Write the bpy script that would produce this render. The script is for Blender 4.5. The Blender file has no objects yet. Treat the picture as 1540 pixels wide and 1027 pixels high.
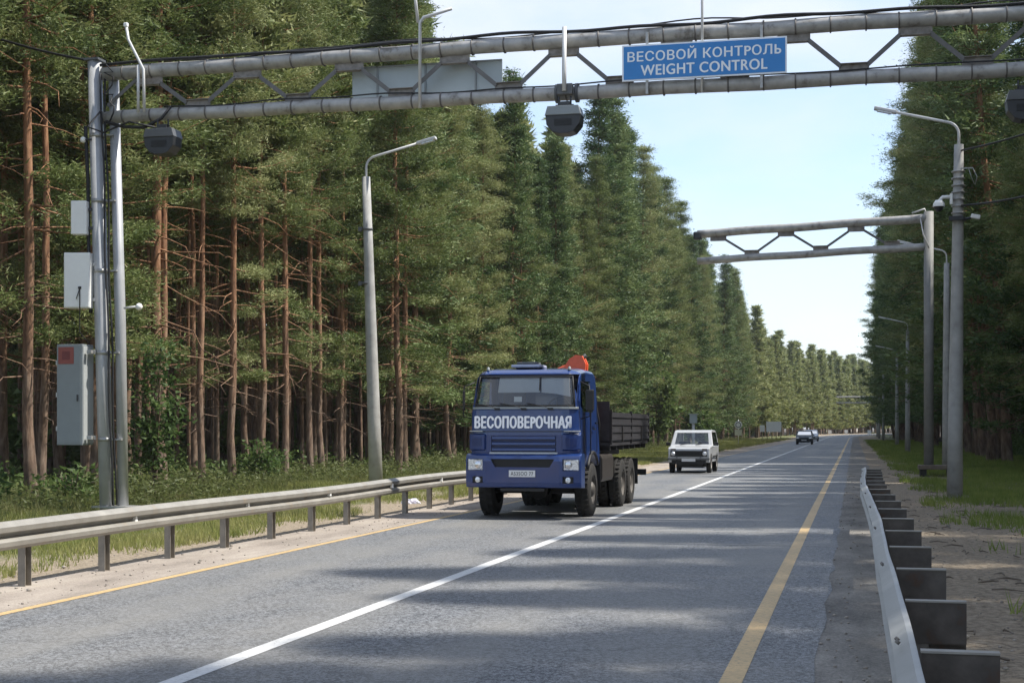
import bpy, bmesh, math, random
import numpy as np
from mathutils import Vector, Matrix
R_ = math.radians
random.seed(7)
rng = np.random.default_rng(11)
SC = bpy.context.scene
COL = SC.collection

# ------------------------------------------------------------------ camera
cam = bpy.data.cameras.new('camera'); co = bpy.data.objects.new('camera', cam); COL.objects.link(co)
co.location = (0, 0, 1.75); co.rotation_euler = (R_(90), 0, R_(13.18))
cam.sensor_width = 36; cam.lens = 51.4; cam.shift_y = 0.0841; cam.clip_end = 6000; cam.clip_start = 0.1
SC.camera = co
# ------------------------------------------------------------------ sky and sun
SUN_EL, SUN_AZ = 56.0, 80.0            # azimuth clockwise from +Y
W = bpy.data.worlds.new("World"); SC.world = W; W.use_nodes = True
nt = W.node_tree; nt.nodes.clear()
def nn(nt, t, **k):
    n = nt.nodes.new(t)
    for a, v in k.items(): setattr(n, a, v)
    return n
out = nn(nt, 'ShaderNodeOutputWorld'); bg = nn(nt, 'ShaderNodeBackground'); bg.inputs[1].default_value = 0.115
sky = nn(nt, 'ShaderNodeTexSky', sky_type='NISHITA', sun_disc=False)
sky.sun_elevation = R_(SUN_EL); sky.sun_rotation = R_(SUN_AZ); sky.air_density = 1.0; sky.dust_density = 0.6; sky.ozone_density = 2.2
tc = nn(nt, 'ShaderNodeTexCoord'); mp = nn(nt, 'ShaderNodeMapping'); mp.inputs['Scale'].default_value = (1.0, 1.0, 2.6)
ns = nn(nt, 'ShaderNodeTexNoise'); ns.inputs['Scale'].default_value = 2.1; ns.inputs['Detail'].default_value = 7; ns.inputs['Roughness'].default_value = .52
mp.inputs['Location'].default_value = (3.1, 0.4, 0.35)
cr = nn(nt, 'ShaderNodeValToRGB'); cr.color_ramp.elements[0].position = .42; cr.color_ramp.elements[1].position = .60
mx = nn(nt, 'ShaderNodeMixRGB'); mx.inputs[2].default_value = (3.85, 4.1, 4.6, 1)
mu = nn(nt, 'ShaderNodeMath', operation='MULTIPLY_ADD'); mu.inputs[1].default_value = .80; mu.inputs[2].default_value = .10
L = nt.links.new
L(tc.outputs['Generated'], mp.inputs[0]); L(mp.outputs[0], ns.inputs[0]); L(ns.outputs[0], cr.inputs[0])
L(cr.outputs[0], mu.inputs[0]); L(mu.outputs[0], mx.inputs[0]); L(sky.outputs[0], mx.inputs[1]); L(mx.outputs[0], bg.inputs[0]); L(bg.outputs[0], out.inputs[0])
sl = bpy.data.lights.new('sun', 'SUN'); so = bpy.data.objects.new('sun', sl); COL.objects.link(so)
sl.energy = 3.2; sl.angle = R_(.8); sl.color = (1, .95, .86)
d = Vector((math.sin(R_(SUN_AZ))*math.cos(R_(SUN_EL)), math.cos(R_(SUN_AZ))*math.cos(R_(SUN_EL)), math.sin(R_(SUN_EL))))
so.rotation_euler = d.to_track_quat('Z', 'Y').to_euler(); so.location = (40, -20, 60)
SC.view_settings.view_transform = 'Standard'; SC.view_settings.look = 'None'; SC.view_settings.gamma = 1
SC.view_settings.exposure = 1.10
SC.cycles.max_bounces = 8; SC.cycles.transparent_max_bounces = 8

# ------------------------------------------------------------------ helpers
def tag(o, label=None, cat=None, group=None, kind=None):
    if label: o['label'] = label
    if cat: o['category'] = cat
    if group: o['group'] = group
    if kind: o['kind'] = kind
    return o
def thing(name, label, cat, loc=(0,0,0), rz=0, group=None):
    o = bpy.data.objects.new(name, None); COL.objects.link(o)
    o.location = loc; o.rotation_euler = (0, 0, rz); o.empty_display_size = .2
    return tag(o, label, cat, group)
def copy_tree(o, parent=None):
    c = o.copy(); COL.objects.link(c); c.parent = parent
    for ch in [x for x in o.children]: copy_tree(ch, c)
    return c

class MB:
    """collects shapes; build() links them as one mesh object"""
    def __init__(s): s.v = []; s.f = []; s.smooth = []
    def add(s, vs, fs, smooth=False):
        b = len(s.v); s.v += [tuple(v) for v in vs]
        for f in fs: s.f.append([b+i for i in f]); s.smooth.append(smooth)
        return s
    def box(s, c, d, rz=0, rx=0, ry=0, bev=0.0):
        x, y, z = d[0]/2, d[1]/2, d[2]/2
        M = Matrix.Translation(c) @ Matrix.Rotation(rz, 4, 'Z') @ Matrix.Rotation(ry, 4, 'Y') @ Matrix.Rotation(rx, 4, 'X')
        if bev <= 0:
            vs = [(-x,-y,-z),(x,-y,-z),(x,y,-z),(-x,y,-z),(-x,-y,z),(x,-y,z),(x,y,z),(-x,y,z)]
            fs = [(0,3,2,1),(4,5,6,7),(0,1,5,4),(1,2,6,5),(2,3,7,6),(3,0,4,7)]
            return s.add([M @ Vector(v) for v in vs], fs)
        bm = bmesh.new(); bmesh.ops.create_cube(bm, size=1)
        for v in bm.verts: v.co = Vector((v.co.x*d[0], v.co.y*d[1], v.co.z*d[2]))
        bmesh.ops.bevel(bm, geom=list(bm.edges), offset=bev, segments=2, affect='EDGES', profile=.5)
        bm.verts.index_update()
        s.add([M @ v.co for v in bm.verts], [[v.index for v in f.verts] for f in bm.faces], False); bm.free(); return s
    def tube(s, pts, rad, n=10, cap=True, smooth=True):
        pts = [Vector(p) for p in pts]
        if not hasattr(rad, '__len__'): rad = [rad]*len(pts)
        vs = []; up = None
        for i, p in enumerate(pts):
            t = (pts[min(i+1, len(pts)-1)] - pts[max(i-1, 0)]).normalized()
            if up is None:
                a = Vector((0,0,1)) if abs(t.z) < .9 else Vector((1,0,0)); up = (a - t*a.dot(t)).normalized()
            else: up = (up - t*up.dot(t)).normalized()
            w = t.cross(up)
            for k in range(n):
                a = 2*math.pi*k/n; vs.append(p + (up*math.cos(a) + w*math.sin(a))*rad[i])
        fs = []
        for i in range(len(pts)-1):
            for k in range(n):
                k2 = (k+1) % n; fs.append((i*n+k, i*n+k2, (i+1)*n+k2, (i+1)*n+k))
        s.add(vs, fs, smooth)
        if cap:
            s.add(vs[:n], [list(range(n))[::-1]]); s.add(vs[-n:], [list(range(n))])
        return s
    def lathe(s, prof, M=Matrix(), n=28, smooth=True):
        """prof: (r, h) pairs round local Z"""
        vs = []; m = len(prof)
        for r, h in prof:
            for k in range(n):
                a = 2*math.pi*k/n; vs.append(M @ Vector((r*math.cos(a), r*math.sin(a), h)))
        fs = [(i*n+k, i*n+(k+1) % n, (i+1)*n+(k+1) % n, (i+1)*n+k) for i in range(m-1) for k in range(n)]
        s.add(vs, fs, smooth); return s
    def prism(s, prof, x0, x1, axis='X', fn=None):
        """closed outline (a,b) extruded: axis X -> (x,a,b); axis Y -> (a,y,b); axis Z -> (a,b,z)"""
        def P(a, b, t): return (t, a, b) if axis == 'X' else ((a, t, b) if axis == 'Y' else (a, b, t))
        n = len(prof); vs = [P(a, b, x0) for a, b in prof] + [P(a, b, x1) for a, b in prof]
        if fn: vs = [fn(*v) for v in vs]
        fs = [(i, (i+1) % n, n+(i+1) % n, n+i) for i in range(n)] + [list(range(n))[::-1], [n+i for i in range(n)]]
        return s.add(vs, fs)
    def loft(s, prof, xs, fn):
        n = len(prof); vs = []
        for x in xs: vs += [fn(x, a, b) for a, b in prof]
        fs = [(i*n+k, i*n+(k+1) % n, (i+1)*n+(k+1) % n, (i+1)*n+k) for i in range(len(xs)-1) for k in range(n)]
        return s.add(vs, fs+[list(range(n)), [len(vs)-1-i for i in range(n)]])
    def build(s, name, mat, parent=None, bevel=0, seg=2, fix=True):
        me = bpy.data.meshes.new(name); me.from_pydata(s.v, [], s.f); me.materials.append(mat)
        me.polygons.foreach_set('use_smooth', s.smooth); me.update()
        if fix:
            bm = bmesh.new(); bm.from_mesh(me)
            bmesh.ops.remove_doubles(bm, verts=bm.verts, dist=1e-5)
            bmesh.ops.recalc_face_normals(bm, faces=bm.faces)
            if bevel:
                eds = [e for e in bm.edges if len(e.link_faces) == 2 and e.calc_face_angle(0) > .45]
                bmesh.ops.bevel(bm, geom=eds, offset=bevel, segments=seg, affect='EDGES', profile=.6, clamp_overlap=True)
            bm.to_mesh(me); bm.free()
        o = bpy.data.objects.new(name, me); COL.objects.link(o)
        if parent: o.parent = parent
        return o
def np_mesh(name, V, F, mat, parent=None, smooth=False, link=True):
    """V (n,3) float, F (m,k) int, all faces with k corners"""
    me = bpy.data.meshes.new(name); k = F.shape[1]
    me.vertices.add(len(V)); me.vertices.foreach_set('co', V.astype(np.float32).ravel())
    me.loops.add(F.size); me.loops.foreach_set('vertex_index', F.astype(np.int32).ravel())
    me.polygons.add(len(F)); me.polygons.foreach_set('loop_start', (np.arange(len(F))*k).astype(np.int32))
    if smooth: me.polygons.foreach_set('use_smooth', np.ones(len(F), bool))
    me.materials.append(mat); me.update(calc_edges=True)
    if not link: return me
    o = bpy.data.objects.new(name, me); COL.objects.link(o)
    if parent: o.parent = parent
    return o
def carve(o, cutters):
    """cut the cutter boxes out of mesh object o"""
    for c in cutters:
        m = o.modifiers.new('cut', 'BOOLEAN'); m.operation = 'DIFFERENCE'; m.object = c; m.solver = 'EXACT'
    dg = bpy.context.evaluated_depsgraph_get(); dg.update()
    me = bpy.data.meshes.new_from_object(o.evaluated_get(dg)); o.modifiers.clear(); o.data = me
    for c in cutters: bpy.data.objects.remove(c)
    return o

# ------------------------------------------------------------------ materials
def mat_base(name):
    m = bpy.data.materials.new(name); m.use_nodes = True; nt = m.node_tree
    return m, nt, nt.nodes['Principled BSDF'], nt.nodes['Material Output']
def ramp(nt, stops):
    r = nn(nt, 'ShaderNodeValToRGB'); e = r.color_ramp.elements
    e[0].position, e[0].color = stops[0][0], (*stops[0][1], 1); e[1].position, e[1].color = stops[-1][0], (*stops[-1][1], 1)
    for p, c in stops[1:-1]:
        q = e.new(p); q.color = (*c, 1)
    return r
def noise(nt, scale, detail=4, rough=.55, coord='Object', mapping=None, dim=None):
    t = nn(nt, 'ShaderNodeTexCoord'); n = nn(nt, 'ShaderNodeTexNoise')
    n.inputs['Scale'].default_value = scale; n.inputs['Detail'].default_value = detail; n.inputs['Roughness'].default_value = rough
    if mapping:
        mpn = nn(nt, 'ShaderNodeMapping'); mpn.inputs['Scale'].default_value = mapping
        nt.links.new(t.outputs[coord], mpn.inputs[0]); nt.links.new(mpn.outputs[0], n.inputs[0])
    else: nt.links.new(t.outputs[coord], n.inputs[0])
    return n
def MAT(name, c, rough=.5, metal=0, var=.12, scale=6, bump=0, bscale=40, dirt=None, coat=0, spec=None):
    m, nt, b, o = mat_base(name); l = nt.links.new
    c = tuple(c); n = noise(nt, scale, 5, .6)
    lo = tuple(max(0, x*(1-var)) for x in c); hi = tuple(min(1, x*(1+var)) for x in c)
    st = [(.3, lo), (.7, hi)]
    if dirt: st = [(.28, dirt), (.42, lo), (.75, hi)]
    r = ramp(nt, st); l(n.outputs[0], r.inputs[0]); l(r.outputs[0], b.inputs['Base Color'])
    b.inputs['Roughness'].default_value = rough; b.inputs['Metallic'].default_value = metal
    if coat: b.inputs['Coat Weight'].default_value = coat; b.inputs['Coat Roughness'].default_value = .06
    if spec is not None: b.inputs['Specular IOR Level'].default_value = spec
    if bump:
        n2 = noise(nt, bscale, 5, .6); bp = nn(nt, 'ShaderNodeBump'); bp.inputs['Strength'].default_value = bump; bp.inputs['Distance'].default_value = .01
        l(n2.outputs[0], bp.inputs['Height']); l(bp.outputs[0], b.inputs['Normal'])
    return m
def foliage_mat(name, c_dark, c_mid, c_light, trans=.35, nscale=1.1):
    m, nt, b, o = mat_base(name); l = nt.links.new
    n = noise(nt, nscale, 3, .6); n2 = noise(nt, 17, 2, .7)
    oi = nn(nt, 'ShaderNodeObjectInfo')
    a = nn(nt, 'ShaderNodeMath', operation='MULTIPLY_ADD'); a.inputs[1].default_value = .22; l(oi.outputs['Random'], a.inputs[0]); l(n.outputs[0], a.inputs[2])
    a2 = nn(nt, 'ShaderNodeMath', operation='MULTIPLY_ADD'); a2.inputs[1].default_value = .42; l(n2.outputs[0], a2.inputs[0]); l(a.outputs[0], a2.inputs[2])
    r = ramp(nt, [(.58, c_dark), (.80, c_mid), (1.0, c_light)]); l(a2.outputs[0], r.inputs[0])
    l(r.outputs[0], b.inputs['Base Color']); b.inputs['Roughness'].default_value = .55; b.inputs['Specular IOR Level'].default_value = .3
    t = nn(nt, 'ShaderNodeBsdfTranslucent'); l(r.outputs[0], t.inputs[0])
    ms = nn(nt, 'ShaderNodeMixShader'); ms.inputs[0].default_value = trans
    l(b.outputs[0], ms.inputs[1]); l(t.outputs[0], ms.inputs[2]); l(ms.outputs[0], o.inputs[0])
    return m
M = {}
M['needle'] = foliage_mat('pine_needles', (.052,.084,.024), (.145,.188,.056), (.330,.345,.150), .30)
M['needle2'] = foliage_mat('spruce_needles', (.032,.066,.022), (.088,.145,.045), (.210,.265,.100), .24)
M['leaf'] = foliage_mat('broad_leaves', (.040,.080,.024), (.090,.145,.042), (.17,.23,.075), .45, 2)
M['grass'] = foliage_mat('grass_blades', (.13,.16,.040), (.22,.25,.070), (.34,.33,.13), .45, .8)
M['grass_dark'] = foliage_mat('shade_grass', (.10,.15,.030), (.19,.26,.055), (.31,.35,.10), .45, .8)
M['weed'] = foliage_mat('weeds', (.07,.095,.030), (.15,.17,.060), (.28,.26,.12), .45, 1.2)
# bark: grey brown low, orange high
m, nt, b, o = mat_base('pine_bark'); l = nt.links.new
t = nn(nt, 'ShaderNodeTexCoord'); sx = nn(nt, 'ShaderNodeSeparateXYZ'); l(t.outputs['Object'], sx.inputs[0])
n = noise(nt, 3.0, 5, .65, mapping=(2.5, 2.5, .6)); n2 = noise(nt, .5, 2)
ma = nn(nt, 'ShaderNodeMath', operation='MULTIPLY_ADD'); ma.inputs[1].default_value = .09; ma.inputs[2].default_value = -.38; l(sx.outputs[2], ma.inputs[0])
mb = nn(nt, 'ShaderNodeMath', operation='ADD'); mb.use_clamp = True; l(ma.outputs[0], mb.inputs[0]); l(n2.outputs[0], mb.inputs[1])
r1 = ramp(nt, [(.3, (.035,.027,.021)), (.5, (.135,.105,.082)), (.72, (.260,.220,.180))]); r2 = ramp(nt, [(.3, (.085,.038,.020)), (.5, (.290,.140,.068)), (.72, (.470,.270,.150))])
l(n.outputs[0], r1.inputs[0]); l(n.outputs[0], r2.inputs[0])
mxr = nn(nt, 'ShaderNodeMixRGB'); l(mb.outputs[0], mxr.inputs[0]); l(r1.outputs[0], mxr.inputs[1]); l(r2.outputs[0], mxr.inputs[2])
l(mxr.outputs[0], b.inputs['Base Color']); b.inputs['Roughness'].default_value = .9
bp = nn(nt, 'ShaderNodeBump'); bp.inputs['Strength'].default_value = .8; bp.inputs['Distance'].default_value = .04; l(n.outputs[0], bp.inputs['Height']); l(bp.outputs[0], b.inputs['Normal'])
M['bark'] = m
# asphalt
def asphalt(name, c0, c1, dust):
    m, nt, b, o = mat_base(name); l = nt.links.new
    g = noise(nt, 34, 3, .95); r = ramp(nt, [(.43, c0), (.50, tuple((x*1.1+y*.9)/2 for x, y in zip(c0, c1))), (.57, c1)]); l(g.outputs[0], r.inputs[0])
    d1 = noise(nt, 1.0, 5, .6, mapping=(1.1, .12, 1)); d2 = noise(nt, .35, 4, .6)
    rr = ramp(nt, [(.40, (0,0,0)), (.64, (1,1,1))])
    ad = nn(nt, 'ShaderNodeMath', operation='MULTIPLY_ADD'); ad.inputs[1].default_value = .5; l(d2.outputs[0], ad.inputs[0])
    hf = nn(nt, 'ShaderNodeMath', operation='MULTIPLY'); hf.inputs[1].default_value = .55; l(d1.outputs[0], hf.inputs[0]); l(hf.outputs[0], ad.inputs[2]); l(ad.outputs[0], rr.inputs[0])
    # wheel tracks across x
    mm = nn(nt, 'ShaderNodeMath', operation='MULTIPLY'); mm.inputs[1].default_value = .62; l(rr.outputs[0], mm.inputs[0])
    tcx = nn(nt, 'ShaderNodeTexCoord'); sxx = nn(nt, 'ShaderNodeSeparateXYZ'); l(tcx.outputs['Object'], sxx.inputs[0])
    wv = nn(nt, 'ShaderNodeMath', operation='MULTIPLY'); wv.inputs[1].default_value = 3.55; l(sxx.outputs[0], wv.inputs[0])
    sn = nn(nt, 'ShaderNodeMath', operation='SINE'); l(wv.outputs[0], sn.inputs[0])
    tk = nn(nt, 'ShaderNodeMath', operation='MULTIPLY_ADD'); tk.use_clamp = True; tk.inputs[1].default_value = .13; l(sn.outputs[0], tk.inputs[0]); l(mm.outputs[0], tk.inputs[2]); mm = tk
    mxx = nn(nt, 'ShaderNodeMixRGB'); l(mm.outputs[0], mxx.inputs[0]); l(r.outputs[0], mxx.inputs[1]); mxx.inputs[2].default_value = (*dust, 1)
    wn = noise(nt, 1.3, 4, .6); wm = nn(nt, 'ShaderNodeMixRGB'); wm.inputs[0].default_value = .22; l(tcx.outputs['Object'], wm.inputs[1]); l(wn.outputs['Color'], wm.inputs[2])
    vo = nn(nt, 'ShaderNodeTexVoronoi', feature='DISTANCE_TO_EDGE'); vo.inputs['Scale'].default_value = .42; l(wm.outputs[0], vo.inputs[0])
    ck = ramp(nt, [(.0, (.5,.5,.5)), (.006, (1,1,1))]); l(vo.outputs[0], ck.inputs[0])
    mk = nn(nt, 'ShaderNodeMixRGB', blend_type='MULTIPLY'); mk.inputs[0].default_value = .45; l(mxx.outputs[0], mk.inputs[1]); l(ck.outputs[0], mk.inputs[2]); mxx = mk
    l(mxx.outputs[0], b.inputs['Base Color']); b.inputs['Roughness'].default_value = .62; b.inputs['Specular IOR Level'].default_value = .45
    bp = nn(nt, 'ShaderNodeBump'); bp.inputs['Strength'].default_value = .55; bp.inputs['Distance'].default_value = .012; l(g.outputs[0], bp.inputs['Height']); l(bp.outputs[0], b.inputs['Normal'])
    return m
M['asphalt'] = asphalt('asphalt', (.012,.014,.018), (.27,.28,.295), (.23,.222,.205))
def speckled(name, stops, scale, fine=60, bump=.5, mapping=None):
    m, nt, b, o = mat_base(name); l = nt.links.new
    n = noise(nt, scale, 6, .65, mapping=mapping); f = noise(nt, fine, 3, .8)
    a = nn(nt, 'ShaderNodeMath', operation='MULTIPLY_ADD'); a.inputs[1].default_value = .55; l(f.outputs[0], a.inputs[0])
    h = nn(nt, 'ShaderNodeMath', operation='MULTIPLY'); h.inputs[1].default_value = .55; l(n.outputs[0], h.inputs[0]); l(h.outputs[0], a.inputs[2])
    r = ramp(nt, stops); l(a.outputs[0], r.inputs[0]); l(r.outputs[0], b.inputs['Base Color']); b.inputs['Roughness'].default_value = .92
    bp = nn(nt, 'ShaderNodeBump'); bp.inputs['Strength'].default_value = bump; bp.inputs['Distance'].default_value = .03; l(a.outputs[0], bp.inputs['Height']); l(bp.outputs[0], b.inputs['Normal'])
    return m
M['shoulder_l'] = speckled('sandy_shoulder', [(.40, (.17,.145,.12)), (.55, (.31,.265,.225)), (.7, (.42,.37,.31))], 1.5, 45, .4, (1,.3,1))
M['shoulder_r'] = speckled('grey_grit', [(.40, (.090,.085,.078)), (.53, (.19,.178,.16)), (.64, (.29,.27,.24)), (.75, (.40,.38,.34))], 1.2, 38, .8, (1.2,.5,1))
# ground
m, nt, b, o = mat_base('ground'); l = nt.links.new
t = nn(nt, 'ShaderNodeTexCoord'); sx = nn(nt, 'ShaderNodeSeparateXYZ'); l(t.outputs['Object'], sx.inputs[0])
n1 = noise(nt, .6, 8, .72); nf = noise(nt, 14, 5, .75); n3 = noise(nt, .16, 3, .5)
sand = ramp(nt, [(.32, (.12,.092,.060)), (.50, (.29,.235,.17)), (.7, (.47,.39,.29))]); l(nf.outputs[0], sand.inputs[0])
turf = ramp(nt, [(.32, (.050,.060,.020)), (.52, (.12,.135,.045)), (.7, (.20,.19,.09))]); l(nf.outputs[0], turf.inputs[0])
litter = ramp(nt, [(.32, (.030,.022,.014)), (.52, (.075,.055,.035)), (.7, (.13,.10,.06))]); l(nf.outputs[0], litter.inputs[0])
# sand where |x| close to road: right x<3, left x>-10
def lin(src, k, c):
    q = nn(nt, 'ShaderNodeMath', operation='MULTIPLY_ADD'); q.inputs[1].default_value = k; q.inputs[2].default_value = c; l(src, q.inputs[0]); return q
ra = lin(sx.outputs[0], 0.42, -1.45)       # >0 right of 3.4
la = lin(sx.outputs[0], -0.60, -6.3)       # >0 left of -10.5
mxm = nn(nt, 'ShaderNodeMath', operation='MAXIMUM'); l(ra.outputs[0], mxm.inputs[0]); l(la.outputs[0], mxm.inputs[1])
nz = nn(nt, 'ShaderNodeMath', operation='MULTIPLY_ADD'); nz.inputs[1].default_value = 5.0; nz.inputs[2].default_value = -2.5; l(n1.outputs[0], nz.inputs[0])
ad = nn(nt, 'ShaderNodeMath', operation='ADD'); ad.use_clamp = True; l(mxm.outputs[0], ad.inputs[0]); l(nz.outputs[0], ad.inputs[1])
g1 = nn(nt, 'ShaderNodeMixRGB'); l(ad.outputs[0], g1.inputs[0]); l(sand.outputs[0], g1.inputs[1]); l(turf.outputs[0], g1.inputs[2])
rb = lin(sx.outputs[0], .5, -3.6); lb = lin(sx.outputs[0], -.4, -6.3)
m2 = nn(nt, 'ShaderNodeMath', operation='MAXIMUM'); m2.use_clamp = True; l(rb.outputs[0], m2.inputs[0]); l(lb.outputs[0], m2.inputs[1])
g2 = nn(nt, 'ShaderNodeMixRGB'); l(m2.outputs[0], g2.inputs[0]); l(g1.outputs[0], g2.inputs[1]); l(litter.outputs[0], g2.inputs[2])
l(g2.outputs[0], b.inputs['Base Color']); b.inputs['Roughness'].default_value = .95
bp = nn(nt, 'ShaderNodeBump'); bp.inputs['Strength'].default_value = .9; bp.inputs['Distance'].default_value = .05; l(nf.outputs[0], bp.inputs['Height']); l(bp.outputs[0], b.inputs['Normal'])
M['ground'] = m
def paint(name, c, under, wear=.36):
    m, nt, b, o = mat_base(name); l = nt.links.new
    n = noise(nt, 22, 6, .8); r = ramp(nt, [(wear, under), (wear+.06, tuple(.8*x for x in c)), (.62, c)]); l(n.outputs[0], r.inputs[0]); l(r.outputs[0], b.inputs['Base Color'])
    b.inputs['Roughness'].default_value = .6; return m
M['white_line'] = paint('white_road_paint', (.66,.66,.65), (.2,.2,.2), .34)
M['yellow_line'] = paint('yellow_road_paint', (.60,.42,.20), (.30,.24,.15), .38)
M['yellow_faded'] = paint('faded_yellow_paint', (.60,.42,.20), (.35,.28,.2), .40)
M['galv'] = MAT('galvanised_steel', (.43,.43,.42), .45, .45, .12, 9, .1, dirt=(.30,.28,.25))
M['rail'] = MAT('rail_zinc', (.31,.315,.31), .5, .35, .12, 2.5, .1, 30)
M['rail_l'] = MAT('dusty_rail_zinc', (.31,.295,.265), .6, .2, .14, 3, .1, 30, dirt=(.30,.26,.21))
M['post'] = MAT('rusty_post_steel', (.12,.105,.092), .8, .2, .30, 5, .15, dirt=(.10,.055,.035))
M['post_l'] = MAT('dusty_post_steel', (.26,.235,.20), .75, .2, .2, 7, .15)
M['chord'] = MAT('grimy_zinc_pipe', (.43,.42,.40), .55, .3, .18, 4, .1, 30, dirt=(.17,.155,.135))
M['band'] = MAT('pipe_band', (.16,.15,.14), .6, .3)
M['brace'] = MAT('brace_steel', (.155,.15,.145), .6, .3, .15, 5)
M['gusset'] = MAT('gusset_plate', (.30,.275,.25), .65, .2, .25, 7, dirt=(.18,.15,.12))
M['column'] = MAT('column_zinc', (.42,.425,.43), .45, .2, .1, 3)
M['concrete'] = MAT('pole_concrete', (.40,.395,.375), .85, 0, .14, 3, .25, 60, dirt=(.27,.26,.24))
M['white'] = MAT('white_enamel', (.88,.88,.85), .35, 0, .03)
M['tubewhite'] = MAT('white_tube', (.62,.62,.61), .4, .1, .05)
M['grey_box'] = MAT('grey_cabinet_paint', (.25,.275,.285), .45, .1, .05, 4)
M['grey_lite'] = MAT('lit_side_and_trim_grey', (.40,.42,.42), .45, .1, .05, 4)  # lighter copy of the cabinet grey for its sunlit side; also truck trim
M['red_plate'] = MAT('faded_red_plate', (.30,.085,.070), .6, 0, .1, 20)
M['dark'] = MAT('dark_housing', (.030,.032,.036), .45, 0, .1)
M['darkgrey'] = MAT('dark_grey_housing', (.10,.105,.11), .5, 0, .1)
M['cable'] = MAT('black_cable', (.014,.014,.016), .6)
M['panel'] = MAT('sign_back_panel', (.42,.48,.50), .5, .1, .06, 2)
M['sign_blue'] = MAT('sign_blue', (.025,.23,.60), .4, 0, .04)
M['sign_white'] = MAT('sign_white', (.90,.94,.97), .4, 0, .02)
M['blue'] = MAT('truck_blue_paint', (.011,.036,.150), .3, 0, .08, 3, coat=.6)
M['blue_dk'] = MAT('truck_grille_blue', (.008,.022,.10), .4, 0, .08)
M['black'] = MAT('black_plastic', (.012,.012,.013), .6)
M['rubber'] = MAT('tyre_rubber', (.020,.019,.018), .85, 0, .2, 14, .2)
M['rim'] = MAT('dusty_rim', (.12,.11,.10), .6, .3, .2)
M['rimlite'] = MAT('silver_rim', (.42,.40,.38), .5, .4, .1)
M['bed'] = MAT('drop_side_boards', (.030,.029,.034), .6, 0, .3, 5)
M['frame'] = MAT('chassis', (.022,.020,.020), .7)
M['tank'] = MAT('tank_metal', (.055,.048,.044), .5, .4, .15)
M['orange'] = MAT('crane_orange', (.80,.12,.045), .4, 0, .1, 8)
M['pale_matte'] = MAT('pale_matte_sheet', (.75,.77,.78), .9, 0, .04)
M['text'] = MAT('white_lettering', (.92,.93,.97), .45, 0, .02)
M['plate'] = MAT('number_plate', (.72,.72,.72), .4, 0, .02)
M['silver'] = MAT('car_silver_paint', (.46,.47,.48), .35, .1, .04, coat=.5)
M['darkcar'] = MAT('dark_green_car_paint', (.018,.025,.028), .5, .0, .05)
M['chrome'] = MAT('chrome', (.6,.6,.62), .2, .9)
M['seat'] = MAT('seat_cloth', (.05,.045,.045), .9)
M['wood'] = MAT('weathered_wood', (.16,.13,.10), .85, 0, .2, 6)
M['yellow_post'] = MAT('yellow_post_paint', (.55,.48,.28), .6)
M['litter_white'] = MAT('crumpled_plastic', (.62,.60,.66), .5, 0, .15, 14)
m, nt, b, o = mat_base('headlight_glass'); b.inputs['Base Color'].default_value = (.85,.87,.9,1); b.inputs['Roughness'].default_value = .12; b.inputs['Metallic'].default_value = .35
n = noise(nt, 30, 2); r = ramp(nt, [(.35, (.45,.48,.52)), (.6, (.9,.92,.95))]); nt.links.new(n.outputs[0], r.inputs[0]); nt.links.new(r.outputs[0], b.inputs['Base Color']); M['lens'] = m
m, nt, b, o = mat_base('window_glass'); l = nt.links.new
tr = nn(nt, 'ShaderNodeBsdfTransparent'); tr.inputs[0].default_value = (.90,.93,.93,1); gl = nn(nt, 'ShaderNodeBsdfGlossy'); gl.inputs['Roughness'].default_value = .03
fr = nn(nt, 'ShaderNodeFresnel'); fr.inputs[0].default_value = 2.0; ms = nn(nt, 'ShaderNodeMixShader'); l(fr.outputs[0], ms.inputs[0]); l(tr.outputs[0], ms.inputs[1]); l(gl.outputs[0], ms.inputs[2]); l(ms.outputs[0], o.inputs[0]); M['glass'] = m

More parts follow.
